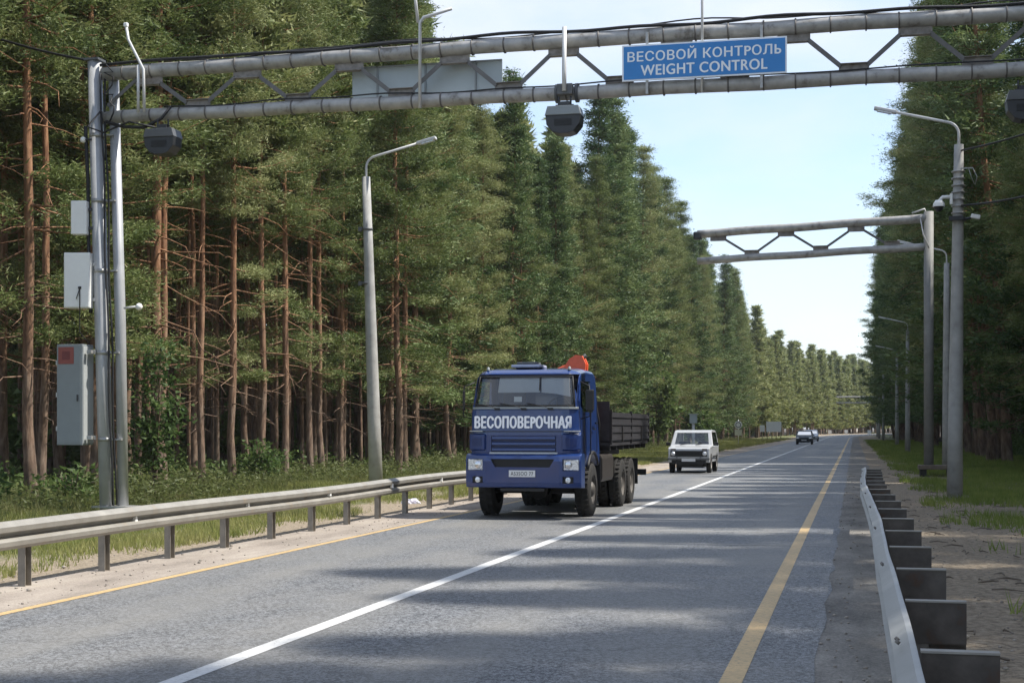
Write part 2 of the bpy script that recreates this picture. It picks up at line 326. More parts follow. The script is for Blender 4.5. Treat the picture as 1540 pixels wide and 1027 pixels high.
def text(name, s, size, mat, parent, loc, rot=(R_(90),0,0), wx=1.0, bold=.0, depth=.004, width=None, cap=None):
    flip = s.endswith('Ь'); s = s.replace('Р', 'P').replace('Ь', 'P')     # the built-in font draws these two letters broken; a soft sign is a P upside down
    lim = None
    if flip:
        c0 = bpy.data.curves.new(name, 'FONT'); c0.body = s[:-1]; c0.size = size; c0.align_x = 'LEFT'; c0.space_character = 1.08; q0 = bpy.data.objects.new(name, c0); COL.objects.link(q0)
        dg = bpy.context.evaluated_depsgraph_get(); dg.update(); m0 = bpy.data.meshes.new_from_object(q0.evaluated_get(dg)); lim = max(v_.co.x for v_ in m0.vertices)+.0005; bpy.data.objects.remove(q0)
    cu = bpy.data.curves.new(name, 'FONT'); cu.body = s; cu.size = size; cu.align_x = 'LEFT'; cu.align_y = 'CENTER'
    cu.offset = 0; cu.extrude = depth/2; cu.space_character = 1.08; bold_ = bold*size*3
    o = bpy.data.objects.new(name, cu); COL.objects.link(o)
    dg = bpy.context.evaluated_depsgraph_get(); dg.update()
    me = bpy.data.meshes.new_from_object(o.evaluated_get(dg)); bpy.data.objects.remove(o)
    v = np.empty(len(me.vertices)*3); me.vertices.foreach_get('co', v); v = v.reshape(-1, 3)
    if flip:
        e_ = [i for i in range(len(v)) if v[i, 0] > lim]
        ym = (v[e_, 1].min()+v[e_, 1].max())/2; v[e_, 1] = 2*ym-v[e_, 1]
    a, b2 = v.min(0), v.max(0); v -= (a+b2)/2
    if width: v[:, 0] *= width/(b2-a)[0]
    if cap: v[:, 1] *= cap/(b2-a)[1]
    fcs = [list(q.vertices) for q in me.polygons]; V2 = []; F2 = []     # embolden: three slightly shifted copies, each a hair deeper
    for i_, (dx_, dy_) in enumerate(((0, 0), (bold, 0), (-bold, 0), (0, bold*.6), (0, -bold*.6)) if bold else ((0, 0),)):
        V2.append(v+np.array([dx_, dy_, -.0007*i_])); F2 += [[a_+i_*len(v) for a_ in q] for q in fcs]
    bpy.data.meshes.remove(me); me = bpy.data.meshes.new(name); me.from_pydata(np.concatenate(V2).tolist(), [], F2); me.materials.append(mat); me.update()
    o = bpy.data.objects.new(name, me); COL.objects.link(o); o.parent = parent; o.location = loc; o.rotation_euler = rot
    return o

# ------------------------------------------------------------------ ground, road
def cx(y): return 0.0 if y < 260 else (y-260)**2/2300.0
YS = list(np.concatenate([np.arange(-60, 260, 8), np.arange(260, 620, 8)]))
def strip(name, x0, x1, z, mat, ys=YS, kind='structure', jag=0.0, nx=1):
    V = []; F = []
    for i, y in enumerate(ys):
        c = cx(y)
        for k in range(nx+1):
            x = x0+(x1-x0)*k/nx
            if jag and k == nx: x += random.uniform(-jag, jag)
            if jag and k == 0: x += random.uniform(-jag, jag)*.5
            V.append((x+c, y, z))
    for i in range(len(ys)-1):
        for k in range(nx):
            a = i*(nx+1)+k; F.append((a, a+1, a+nx+2, a+nx+1))
    o = np_mesh(name, np.array(V), np.array(F), mat)
    return tag(o, kind=kind)
# terrain sheet: finer near the camera
gx = np.concatenate([np.linspace(-1600,-60,12), np.linspace(-52,-12,21), np.linspace(-10,4,8), np.linspace(5,40,20), np.linspace(60,1600,12)])
gy = np.concatenate([np.linspace(-800,-20,8), np.linspace(-10,120,60), np.linspace(125,600,60), np.linspace(650,3000,12)])
GX, GY = np.meshgrid(gx, gy)
def terrain(x, y):
    c = np.where(y < 260, 0, (y-260)**2/2300.0); u = x - c
    off = np.where(u < -10.5, -10.5-u, np.where(u > 1.2, u-1.2, 0)); k = np.clip(off/6, 0, 1)
    dip = np.where(u < 0, 1.0, .6)*np.clip(off, 0, 4)*-.02
    return dip + k*(.10*np.sin(x*.7+y*.31)+.08*np.sin(x*.23-y*.53+1)) - .02*(off > 0)
Z = terrain(GX, GY); Z = np.where(np.hypot(GX, GY) > 700, -.2, Z)
V = np.stack([GX.ravel(), GY.ravel(), Z.ravel()], 1); nx_, ny_ = len(gx), len(gy)
idx = np.arange(nx_*ny_).reshape(ny_, nx_); F = np.stack([idx[:-1,:-1].ravel(), idx[:-1,1:].ravel(), idx[1:,1:].ravel(), idx[1:,:-1].ravel()], 1)
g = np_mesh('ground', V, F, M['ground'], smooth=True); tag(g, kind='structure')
YF = list(np.arange(-20, 120, .6)) + list(np.arange(120, 620, 6))
random.seed(3)
strip('gravel_shoulder', -.50, .62, .010, M['shoulder_r'], YF, jag=.05)
strip('sandy_shoulder', -9.1, -7.6, .010, M['shoulder_l'], YF, jag=.08)
strip('road', -7.84, -.26, .014, M['asphalt'], YF, jag=.035)
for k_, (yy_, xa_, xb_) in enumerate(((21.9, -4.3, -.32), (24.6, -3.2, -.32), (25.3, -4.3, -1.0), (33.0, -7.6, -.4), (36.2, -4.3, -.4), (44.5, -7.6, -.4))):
    V_ = np.array([(xa_, yy_, .0175), (xb_, yy_, .0175), (xb_, yy_+.07, .0175), (xa_, yy_+.07, .0175)]); tag(np_mesh('pale_cross_strip', V_, np.array([[0,1,2,3]]), M['concrete']), kind='structure')  # thin pale strips laid flat across the lanes
strip('centre_line', -4.61, -4.45, .018, M['white_line'])
strip('yellow_edge_line', -.90, -.745, .018, M['yellow_line'])
strip('yellow_edge_line', -7.80, -7.68, .018, M['yellow_faded'])

# ------------------------------------------------------------------ trees
class NB:
    """numpy tube collector"""
    def __init__(s): s.V = []; s.F = []; s.n = 0
    def tube(s, P, r, n=5):
        P = np.asarray(P, float); r = np.asarray(r, float); T = np.gradient(P, axis=0); T /= np.linalg.norm(T, axis=1)[:, None]+1e-9
        a = np.array([0,0,1.]) if abs(T[0,2]) < .9 else np.array([1.,0,0])
        U = a - T*(T@a)[:, None]; U /= np.linalg.norm(U, axis=1)[:, None]+1e-9; Wv = np.cross(T, U)
        an = 2*np.pi*np.arange(n)/n
        V = P[:, None, :] + r[:, None, None]*(U[:, None, :]*np.cos(an)[None, :, None] + Wv[:, None, :]*np.sin(an)[None, :, None])
        m = len(P); i = np.arange(m-1)[:, None]*n; k = np.arange(n)[None, :]; k2 = (k+1) % n
        F = np.stack([i+k, i+k2, i+n+k2, i+n+k], -1).reshape(-1, 4)
        s.V.append(V.reshape(-1, 3)); s.F.append(F+s.n); s.n += m*n
    def arr(s): return np.concatenate(s.V), np.concatenate(s.F)
def tufts(C, per, spread, ln, wd, g, up=.35, outward=None):
    """needle tufts / leaves: thin triangles scattered about the clump centres C"""
    n = len(C)*per; c = np.repeat(C, per, 0) + g.normal(size=(n, 3))*np.asarray(spread)
    d = g.normal(size=(n, 3)); d[:, 2] = d[:, 2]*.6+up
    if outward is not None: d += np.repeat(outward, per, 0)*.9
    d /= np.linalg.norm(d, axis=1)[:, None]
    q = g.normal(size=(n, 3)); s_ = np.cross(d, q); s_ /= np.linalg.norm(s_, axis=1)[:, None]+1e-9
    L_ = ln*g.uniform(.6, 1.3, n)[:, None]; W_ = wd*g.uniform(.7, 1.3, n)[:, None]
    V = np.stack([c - s_*W_/2, c + s_*W_/2, c + d*L_], 1).reshape(-1, 3)
    return V, np.arange(3*n).reshape(-1, 3)
def make_tree(seed, H, cb, R, nl, ncl, per, ln, wd, kind='pine', dead=16, low=False, sides=9, side_bias=None, thick=.0070, low_boughs=0):
    g = np.random.default_rng(seed); nb = NB()
    zz = np.linspace(0, H, 14 if not low else 5); wob = np.cumsum(g.normal(size=(len(zz), 2))*.045*(H/24), 0); wob[0] = 0
    P = np.column_stack([wob, zz]); r0 = thick*H*g.uniform(.85, 1.15)
    nb.tube(P, r0*np.clip(1-zz/H, .03, 1)**.75*np.where(zz < .1, 1.25, 1), sides)
    def axis(z): return np.array([np.interp(z, zz, P[:,0]), np.interp(z, zz, P[:,1]), z])
    C = []; O = []
    lob = g.uniform(0, 6.28, 3); nw = max(6, int((H-cb)/(.62 if kind == 'pine' else .55))); perw = max(3, round(nl/nw)); wf = 1.0
    for wi in range(nw):
        t0 = ((wi+.5)/nw); wf = .55*wf+.45*g.uniform(.45, 1.35); a0 = g.uniform(0, 6.28)
        for i in range(perw):
            t = min(1, max(0, t0+g.normal()*.009)); z = cb+(H-cb)*t*.985
            if kind == 'pine': pr = R*(max(0, 1-t)**.80)*min(1, .45+2.1*t)*1.05
            else: pr = R*(max(0, 1-t)**.98)*min(1, .78+.8*t)*1.1
            az = a0+2*np.pi*(i+g.uniform(-.3, .3))/perw; Lb = pr*wf*g.uniform(.55, 1.25)*(1+.22*np.sin(az+lob[0]+z*.5)+.16*np.sin(2*az+lob[1]-z*.8))
            Lb = max(Lb, .30); 
            el = (-.12+.80*t if kind == 'pine' else -.30+.70*t)+g.normal()*.10
            h = np.array([np.cos(az), np.sin(az), 0]); s_ = np.linspace(0, 1, 4)
            A = axis(z); drp = -.18*Lb if kind != 'pine' else -.06*Lb
            B = A[None]+h[None]*(Lb*np.cos(el)*s_)[:, None]; B[:, 2] += Lb*np.sin(el)*s_ + drp*np.sin(s_*np.pi) + .14*Lb*s_**2
            if not low: nb.tube(B, r0*.20*(1-.5*t)*np.array([1, .7, .45, .15])+.006, 4)
            lat = np.array([-h[1], h[0], 0]); nc = max(3, int(ncl*(.5+.55*Lb/R*1.3)))
            for k in range(nc):
                u = g.uniform(.30, 1.04)**.75; b_ = np.array([np.interp(u, s_, B[:, j]) for j in range(3)])
                C.append(b_+lat*g.normal()*.22*Lb*(1.2-u)+np.array([0,0,g.normal()*.05])); O.append(h)
    for i in range(low_boughs):                  # a few living boughs below the crown
        z = g.uniform(.16*H, max(cb, .3*H)); az = g.uniform(0, 6.28); Lb = g.uniform(1.2, 2.6); h = np.array([np.cos(az), np.sin(az), 0]); s_ = np.linspace(0, 1, 4)
        B = axis(z)[None]+h[None]*(Lb*s_)[:, None]; B[:, 2] += -.15*Lb*s_ + .12*Lb*s_**2; nb.tube(B, np.array([.035, .025, .015, .005]), 4)
        for k in range(7):
            u = g.uniform(.45, 1.05); C.append(np.array([np.interp(u, s_, B[:, j]) for j in range(3)])+g.normal(size=3)*np.array([.25, .25, .08])); O.append(h)
    C.append(axis(H*.985)); O.append(np.array([0,0,1.])); C = np.array(C); O = np.array(O)
    for i in range(dead):
        z = g.uniform(.10*H, cb+.15*(H-cb)); az = g.uniform(0, 2*np.pi); Lb = g.uniform(.5, 2.6)*(R/3); A = axis(z); h = np.array([np.cos(az), np.sin(az), 0])
        s_ = np.linspace(0, 1, 4); B = A[None]+h[None]*(Lb*s_)[:, None]; B[:, 2] += g.uniform(-.5, .25)*Lb*s_ - .22*Lb*s_**2 + g.normal()*.05; B[1:, :2] += g.normal(size=(3, 2))*.08*Lb
        nb.tube(B, np.array([.026, .019, .012, .004]), 4)
    sp = (.22*R/3+.05, .22*R/3+.05, .10*R/3+.02)
    VF = tufts(C, per, sp, ln, wd, g, outward=O)
    return nb.arr(), VF
def proto(name, mat, **k):
    (tv, tf), (cv, cf) = make_tree(**k)
    return (np_mesh('trunk', tv, tf, M['bark'], link=False, smooth=True), np_mesh('crown', cv, cf, mat, link=False), k['H'])
PN = [proto('p', M['needle'], seed=s, H=H, cb=cb, R=R, nl=nl, ncl=8, per=84, ln=.17, wd=.036, kind='pine', dead=34, low_boughs=9, thick=.0066)
      for s, H, cb, R, nl in ((1, 25, 9.5, 2.9, 105), (2, 26.5, 10.5, 3.0, 105), (3, 24, 8.0, 2.9, 105), (4, 25.5, 5.0, 3.2, 135))]
PS = [proto('s', M['needle2'], seed=s, H=H, cb=cb, R=R, nl=nl, ncl=8, per=36, ln=.26, wd=.070, kind='spruce', dead=12)
      for s, H, cb, R, nl in ((11, 25, 2.6, 3.0, 160), (12, 24, 3.6, 2.9, 150), (13, 26, 3.0, 3.1, 160))]
PI = [proto('i', M['needle'], seed=s, H=H, cb=cb, R=R, nl=60, ncl=6, per=20, ln=.40, wd=.11, kind='pine', dead=22, thick=.0056)
      for s, H, cb, R in ((21, 24, 13, 2.3), (22, 25.5, 14, 2.2), (23, 23, 12, 2.4))]
NT = 0; LAST = [None]
def place_tree(pr, x, y, sc, rz, name, label, group, cat='pine tree', wid=1.0):
    global NT; NT += 1
    t = LAST[0] = thing(name, label, cat, (x, y, float(terrain(np.array(x), np.array(y)))-.05), rz, group); t.scale = (sc*wid, sc*wid, sc)
    for nm, me in (('trunk', pr[0]), ('crown', pr[1])):
        o = bpy.data.objects.new(nm, me); COL.objects.link(o); o.parent = t
    return t
trng = random.Random(5); trng2 = random.Random(8)
occupied = []
# left forest edge, front rank
y = 21.0
LF = 'tall pine or spruce in the front rank of the sunlit forest left of the road'
nfront = 0
NEAR = {3: 'tall pine at the left edge of the picture, left of the grey cabinet', 4: 'tall reddish pine directly behind the near gantry columns', 5: 'tall pine just right of the near gantry columns', 6: 'tall reddish pine midway between the gantry columns and the left lamp post',
        7: 'second bare pine left of the left lamp post', 9: 'bare pine just left of the left lamp post', 10: 'front pine just right of the left lamp post', 8: 'third bare pine left of the left lamp post', 11: 'second pine just right of the left lamp post'}
while y < 250:
    x = -18.6 + trng.uniform(-1.1, .9) + cx(y)
    far = y > 62
    if y < 45: x -= .6
    pr = trng.choice(PS+PN[2:]) if far else trng.choice(PN)
    nm, cat = ('spruce_tree', 'spruce tree') if pr in PS else ('pine_tree', 'pine tree')
    lab = 'dense conifer with foliage nearly to the ground, front rank of the left forest' if pr in PS else 'tall pine with bare reddish lower trunk, front rank of the left forest'
    grp = 'spruces along the left forest edge' if pr in PS else 'pines along the left forest edge'
    lab = NEAR.get(nfront, lab); nfront += 1
    sc_ = trng.uniform(.80, .99)
    if 73 < y < 108: sc_ = .74+(sc_-.8)*.5
    elif y >= 108: sc_ = .86+(sc_-.8)*1.35
    place_tree(pr, x, y, sc_, trng.uniform(0, 6.28), nm, lab, grp, cat, trng.uniform(1.0, 1.38)*(.9 if y < 62 else 1)); occupied.append((x, y))
    y += trng.uniform(2.7, 4.3)*(1 if y < 160 else 1.25)
# second and third rank
for x0, ya, yb, st in ((-22.3, 26, 200, 3.6), (-26, 32, 130, 3.7), (-20.3, 27, 95, 2.4), (-24.2, 33, 95, 2.3)):
    y = ya
    while y < yb:
        x = x0+trng.uniform(-1.4, 1.4)
        place_tree(trng.choice(PN if x0 == -22.3 else PI), x, y, trng.uniform(.84, .98)*(.88 if 73 < y < 108 else 1), trng.uniform(0, 6.28), 'pine_tree',
                   'slender forest pine standing behind the front rank left of the road', 'pines inside the left forest'); occupied.append((x, y))
        y += trng.uniform(.7, 1.3)*st
# right side edge
y = -16.0
while y < 270:
    x = (8.0 if y < 74 else 7.5) + trng.uniform(-.9, 1.0) + cx(y)
    pr = trng.choice(PS+PN[:2]) if y > 60 else trng.choice(PN)
    nm, cat = ('spruce_tree', 'spruce tree') if pr in PS else ('pine_tree', 'pine tree')
    lab = 'dark shaded spruce at the edge of the right hand forest' if pr in PS else 'dark shaded pine at the edge of the right hand forest'
    grp = 'spruces along the right forest edge' if pr in PS else 'pines along the right forest edge'
    sc = trng.uniform(.98, 1.12)*(1 if y < 74 else 1.16)
    if y < 72: sc *= .74  # unseen trees near the camera, kept low so only the right lane is shaded
    place_tree(pr, x, y, sc, trng.uniform(0, 6.28), nm, lab, grp, cat, trng.uniform(1.15, 1.42) if y > 70 else 1.2)
    if y > 74: last = LAST[0]; last.rotation_mode = 'ZYX'; last.rotation_euler = (0, -R_(trng.uniform(2, 5)), last.rotation_euler[2])
    y += trng.uniform(3.4, 5.2)*(.68 if y < 70 else 1)
y = -12.0
while y < 70:                                # second row on the right, outside the picture: it shades the shoulder
    place_tree(trng.choice(PS), 11.4+trng.uniform(-.7, .7), y, trng.uniform(.74, .86), trng.uniform(0, 6.28), 'spruce_tree', 'spruce standing right of the road beside the camera, outside the picture', 'spruces right of the camera', 'spruce tree', 1.2)
    y += trng.uniform(3.6, 5.4)
y = 58
while y < 165:
    place_tree(trng.choice(PN), 13.5+trng.uniform(-1.2, 1.2), y, trng.uniform(.95, 1.1), trng.uniform(0, 6.28), 'pine_tree', 'dark pine standing deeper in the shaded forest right of the road', 'pines inside the right forest')
    y += trng.uniform(3.5, 5.5)
print('individual trees', NT)
# the rest of the forest as one mass
def lowpoly(seed, H, cb, R, nl, ncl, per, ln, wd, kind, dead=0):
    return make_tree(seed=seed, H=H, cb=cb, R=R, nl=nl, ncl=ncl, per=per, ln=ln, wd=wd, kind=kind, dead=dead, low=True, sides=6, thick=.0052)
LP = [lowpoly(31, 24, 13, 2.4, 36, 5, 8, .75, .30, 'pine', 8), lowpoly(32, 25.5, 14, 2.3, 36, 5, 8, .75, .30, 'pine', 8), lowpoly(33, 22.5, 12, 2.5, 36, 5, 8, .75, .30, 'pine', 8)]
LE = [lowpoly(41, 24, 4, 3.2, 60, 6, 12, .75, .24, 'pine'), lowpoly(42, 25, 3, 3.0, 70, 6, 12, .75, .24, 'spruce'), lowpoly(43, 23, 5, 3.3, 60, 6, 12, .75, .24, 'pine')]
TV, TF, CV, CF = [], [], [], []; tn = cn = 0
def merge(lp, x, y, s, a, w=1):
    global tn, cn
    (tv, tf), (cv, cf) = lp; c_, s_ = math.cos(a), math.sin(a); Rm = np.array([[c_, -s_, 0], [s_, c_, 0], [0, 0, 1]]).T
    S = np.array([s*w, s*w, s]); P = np.array([x, y, -.25])
    TV.append(tv*S@Rm+P); TF.append(tf+tn); tn += len(tv); CV.append(cv*S@Rm+P); CF.append(cf+cn); cn += len(cv)
for _ in range(1900):                       # left interior
    y = trng.uniform(35, 330); x = trng.uniform(-24.5, -62)+cx(y)
    if -x/.58 > y+20 and x < -30: continue
    if x < -42 and y > 190: continue
    if any((x-a)**2+(y-b)**2 < 4.6 for a, b in occupied): continue
    occupied.append((x, y)); merge(trng.choice(LP), x, y, trng.uniform(.85, 1.08), trng.uniform(0, 6.28))
for _ in range(800):                        # thin trunks filling the ranks near the verge
    y = trng2.uniform(28, 115); x = trng2.uniform(-20.2, -31)
    if any((x-a)**2+(y-b)**2 < 1.7 for a, b in occupied): continue
    occupied.append((x, y)); merge(trng2.choice(LP), x, y, trng2.uniform(.8, .95), trng2.uniform(0, 6.28), .8)
occ2 = []
for _ in range(1300):                       # right interior
    y = trng.uniform(30, 300); x = trng.uniform(12, 40)+cx(y)
    if y < 165 and x < 15.5: continue
    if any((x-a)**2+(y-b)**2 < 3.6 for a, b in occ2): continue
    occ2.append((x, y)); merge(trng.choice(LP if x > 17 else LE), x, y, trng.uniform(.9, 1.1), trng.uniform(0, 6.28))
y = 250                                     # far edges round the bend
while y < 640:
    merge(trng.choice(LE), -18+cx(y)+trng.uniform(-1, 1), y, trng.uniform(.62, .98), trng.uniform(0, 6.28), 1.15)
    merge(trng.choice(LE), -22+cx(y)+trng.uniform(-1, 1), y+2, trng.uniform(.66, .98), trng.uniform(0, 6.28), 1.15)
    if y > 330: merge(trng.choice(LE), 9+cx(y)+trng.uniform(-1, 1), y, trng.uniform(.9, 1.05), trng.uniform(0, 6.28), 1.2)
    y += 4.0
y = 270
while y < 335:
    merge(trng.choice(LE), 9+cx(y)+trng.uniform(-1, 1), y, trng.uniform(.95, 1.1), trng.uniform(0, 6.28), 1.2); y += 4
for i in range(130):                        # dense back rows close the view through the trunks
    y = 20+i*2.6; merge(trng.choice(LE), -64-trng.uniform(0, 6)+cx(y), y, trng.uniform(.8, 1), trng.uniform(0, 6.28), 1.5)
for i in range(150):
    y = trng.uniform(470, 640); merge(trng.choice(LE), trng.uniform(-60, -20)+cx(y), y, trng.uniform(.9, 1.1), trng.uniform(0, 6.28), 1.2)
fo = np_mesh('forest_trunks', np.concatenate(TV), np.concatenate(TF), M['bark'], smooth=True); tag(fo, 'mass of thin trunks deep inside the pine forest', 'forest trunks', kind='stuff')
fc = np_mesh('forest_foliage', np.concatenate(CV), np.concatenate(CF), M['needle']); tag(fc, 'mass of pine crowns deep in the forest and along the far road', 'forest foliage', kind='stuff')

# ------------------------------------------------------------------ undergrowth and grass
def blades(n, xr, yr, h, wd, mat, name, label, cat, thin=None, tall=None):
    g = np.random.default_rng(abs(hash(name+cat)) % 1000 if False else len(name)*7+n % 97)
    yy = yr[0]+(yr[1]-yr[0])*g.uniform(0, 1, n)**1.8; xx = g.uniform(xr[0], xr[1], n)
    pat = np.sin(xx*1.3+yy*.37)+np.sin(yy*.9-xx*.6+2)+.8*np.sin(xx*3.1+1.2*yy)
    keep = np.ones(n, bool) if thin is None else thin(xx, yy, pat, g)
    xx, yy, pat = xx[keep], yy[keep], pat[keep]; n = len(xx); k = 3
    sc = 1+np.clip(yy-40, 0, 200)/70
    xx = np.repeat(xx, k)+g.normal(size=n*k)*.05*np.repeat(sc, k); yy = np.repeat(yy, k)+g.normal(size=n*k)*.05; sc = np.repeat(sc, k)
    hh = h*g.uniform(.45, 1.25, n*k)*(1+.3*np.repeat(pat, k)/3)
    if tall is not None: hh *= tall(xx, yy)
    zz = terrain(xx, yy)-.03; an = g.uniform(0, np.pi, n*k); w = wd*sc*g.uniform(.7, 1.4, n*k)
    ln = g.normal(size=(n*k, 2))*.32*hh[:, None]
    b0 = np.column_stack([xx-np.cos(an)*w/2, yy-np.sin(an)*w/2, zz]); b1 = np.column_stack([xx+np.cos(an)*w/2, yy+np.sin(an)*w/2, zz]); tp = np.column_stack([xx+ln[:,0], yy+ln[:,1], zz+hh])
    V = np.stack([b0, b1, tp], 1).reshape(-1, 3); o = np_mesh(name, V, np.arange(len(V)).reshape(-1, 3), mat)
    return tag(o, label, cat, kind='stuff')
blades(95000, (-17.5, -9.6), (13, 230), .17, .020, M['grass'], 'verge_grass', 'sunlit short grass between guardrail and forest left of the road', 'grass',
       thin=lambda x, y, p, g: (p+g.normal(size=len(x))*.8 > (x+10.1)*1.0-.2))
blades(80000, (1.5, 9.5), (12, 210), .20, .022, M['grass_dark'], 'shaded_grass', 'green grass below the right hand trees', 'grass',
       thin=lambda x, y, p, g: (p+g.normal(size=len(x))*.7 > (3.4-x)*1.3 - (y > 34)*1.6))
blades(30000, (-19.5, -14.6), (18, 230), .34, .016, M['weed'], 'tall_weeds', 'tall yellow green stalks at the foot of the left forest', 'weeds',
       tall=lambda x, y: np.clip((-13.8-x)/2.5, .3, 1.15))
def leafmass(name, n, xr, yr, hmax, mat, per, ln, wd, label, cat, seed):
    g = np.random.default_rng(seed); yy = yr[0]+(yr[1]-yr[0])*g.uniform(size=n)**1.5; xx = g.uniform(xr[0], xr[1], n)
    hb = hmax*(.35+.65*np.clip(np.sin(xx*.9+yy*.5)*.5+.5+.3*np.sin(yy*1.7), 0, 1)); zz = g.uniform(.1, 1, n)*hb
    V, F = tufts(np.column_stack([xx, yy, zz]), per, (.28, .28, .2), ln, wd, g, up=.2)
    o = np_mesh(name, V, F, mat); return tag(o, label, cat, kind='stuff')
leafmass('undergrowth', 900, (-26, -19.2), (24, 130), .8, M['leaf'], 26, .17, .10, 'dark leafy undergrowth between the left forest trunks', 'undergrowth', 51)
leafmass('undergrowth', 1500, (9.2, 15), (45, 150), 1.1, M['leaf'], 24, .20, .12, 'dark leafy undergrowth between the right forest trunks', 'undergrowth', 52)
leafmass('undergrowth', 1400, (-30, -18.5), (130, 320), 3.5, M['leaf'], 22, .5, .3, 'pale green bushes low along the distant left forest edge', 'undergrowth', 53)

leafmass('undergrowth', 2600, (-62, -27), (45, 150), 5.0, M['leaf'], 18, .42, .26, 'dark young growth deep between the trunks of the left forest', 'undergrowth', 55)
leafmass('undergrowth', 1800, (16, 40), (60, 180), 5.0, M['leaf'], 18, .42, .26, 'dark young growth deep in the right forest', 'undergrowth', 56)
def bush(x, y, h, r, n, label, seed, name='leafy_shrub', cat='shrub', ln=.16, wd=.10, group=None):
    t = thing(name, label, cat, (x, y, -.1), 0, group); g = np.random.default_rng(seed); nb = NB(); C = []
    for i in range(14):
        az = g.uniform(0, 6.28); top = h*g.uniform(.55, 1.0); sp = r*g.uniform(.2, 1)*(1.1-top/h*.6)
        P = np.array([[0,0,0], [np.cos(az)*sp*.35, np.sin(az)*sp*.35, top*.4], [np.cos(az)*sp*.8, np.sin(az)*sp*.8, top*.8], [np.cos(az)*sp, np.sin(az)*sp, top]])
        nb.tube(P, np.array([.03, .02, .012, .004]), 5)
        for k in range(n//14):
            u = g.uniform(.25, 1); C.append([np.interp(u*h, P[:,2], P[:,j]) if j < 2 else u*top for j in range(3)]+g.normal(size=3)*np.array([.2, .2, .1])*r)
    v, f = nb.arr(); np_mesh('stem', v, f, M['bark'], t, True)
    V, F = tufts(np.array(C), 18, (.22, .22, .13), ln, wd, g, up=.1); np_mesh('foliage', V, F, M['leaf'], t); return t
M['leaf_olive'] = foliage_mat('weed_leaves', (.080,.105,.035), (.150,.175,.060), (.26,.26,.11), .45, 1.5)
leafmass('verge_weeds', 2200, (-19.8, -16.0), (20, 150), .40, M['leaf_olive'], 22, .13, .05, 'olive leafy weeds at the foot of the left forest', 'weeds', 54)
bush(-18.0, 35.5, 4.4, 1.0, 95, 'tall leafy young tree in front of the left forest between gantry column and lamp post', 61)
bush(-17.6, 30.6, .9, .6, 36, 'low round shrub just right of the gantry column foot', 62)
bush(-18.2, 43.0, 1.5, .9, 45, 'bushy green shrub behind the left lamp post', 63)
bush(-18.5, 28.2, 1.2, .8, 40, 'dark shrub at the left edge of the picture beside the gantry column', 64)
bush(-15.5, 150.0, 3.6, 2.6, 90, 'bright green bush beside the distant round road sign', 65, ln=.4, wd=.26)
bush(-16.8, 128.0, 9.5, 2.6, 150, 'pale green birch standing out in front of the dark conifers', 66, name='birch_tree', cat='birch tree', ln=.4, wd=.26)

# fallen twigs, cones and stones on the sandy right verge
g = np.random.default_rng(77); nb = NB()
for i in range(420):
    x = g.uniform(.7, 6.5); y = 5+60*g.uniform()**1.6; a = g.uniform(0, 6.28); Lb = g.uniform(.05, .35)
    z = float(terrain(np.array(x), np.array(y)))+.02
    P = np.array([[x, y, z], [x+np.cos(a)*Lb*.5, y+np.sin(a)*Lb*.5, z+.02], [x+np.cos(a+.4)*Lb, y+np.sin(a+.4)*Lb, z]]); nb.tube(P, np.array([.009, .012, .004]), 4)
v, f = nb.arr(); tag(np_mesh('fallen_twigs', v, f, M['wood']), 'fallen twigs and cones scattered on the sandy right verge', 'twigs', kind='stuff')
ico = bmesh.new(); bmesh.ops.create_icosphere(ico, subdivisions=1, radius=1); iv = np.array([v.co[:] for v in ico.verts]); fi = np.array([[v.index for v in f.verts] for f in ico.faces]); ico.free()
SV, SF = [], []
for i in range(2600):
    side = g.uniform() < .7
    x = g.uniform(-.28, 3.4) if side else g.uniform(-9.9, -7.95); y = 4.5+50*g.uniform()**1.7
    if .14 < x < .2: continue
    r = g.uniform(.006, .020)*(1.8 if g.uniform() < .06 else 1); SV.append(iv*r*g.uniform(.7, 1.3, (1, 3))*np.array([1,1,.6])+np.array([x, y, (.012 if (x < .6) else float(terrain(np.array(x), np.array(y))))+r*.3])); SF.append(fi+12*i if False else fi+len(iv)*(len(SV)-1))
M['stone'] = MAT('small_stones', (.28,.25,.215), .9, 0, .4, .9)
tag(np_mesh('pebbles', np.concatenate(SV), np.concatenate(SF), M['stone']), 'loose pebbles on both road shoulders', 'pebbles', kind='stuff')
# ------------------------------------------------------------------ guardrails
def wbeam(path, face, mat, parent, z0=.44, dz=.0):
    """W profile swept along path [(x, y, z)]; face = +1 bulges to +x, -1 to -x"""
    pr = [(0,.31),(.022,.305),(.095,.255),(.085,.200),(.008,.17),(.008,.145),(.095,.095),(.085,.045),(.022,.005),(0,0)]
    pr = pr + [(a-.006 if a > 0 else a-.006, b_) for a, b_ in pr[::-1]]
    mb = MB(); n = len(pr); vs = []
    for x, y, z in path: vs += [(x+face*a, y, z+z0+b_) for a, b_ in pr]
    fs = [(i*n+k, i*n+(k+1) % n, (i+1)*n+(k+1) % n, (i+1)*n+k) for i in range(len(path)-1) for k in range(n)]
    mb.add(vs, fs + [list(range(n)), [len(vs)-1-i for i in range(n)]]); return mb.build('rail_beam', mat, parent)
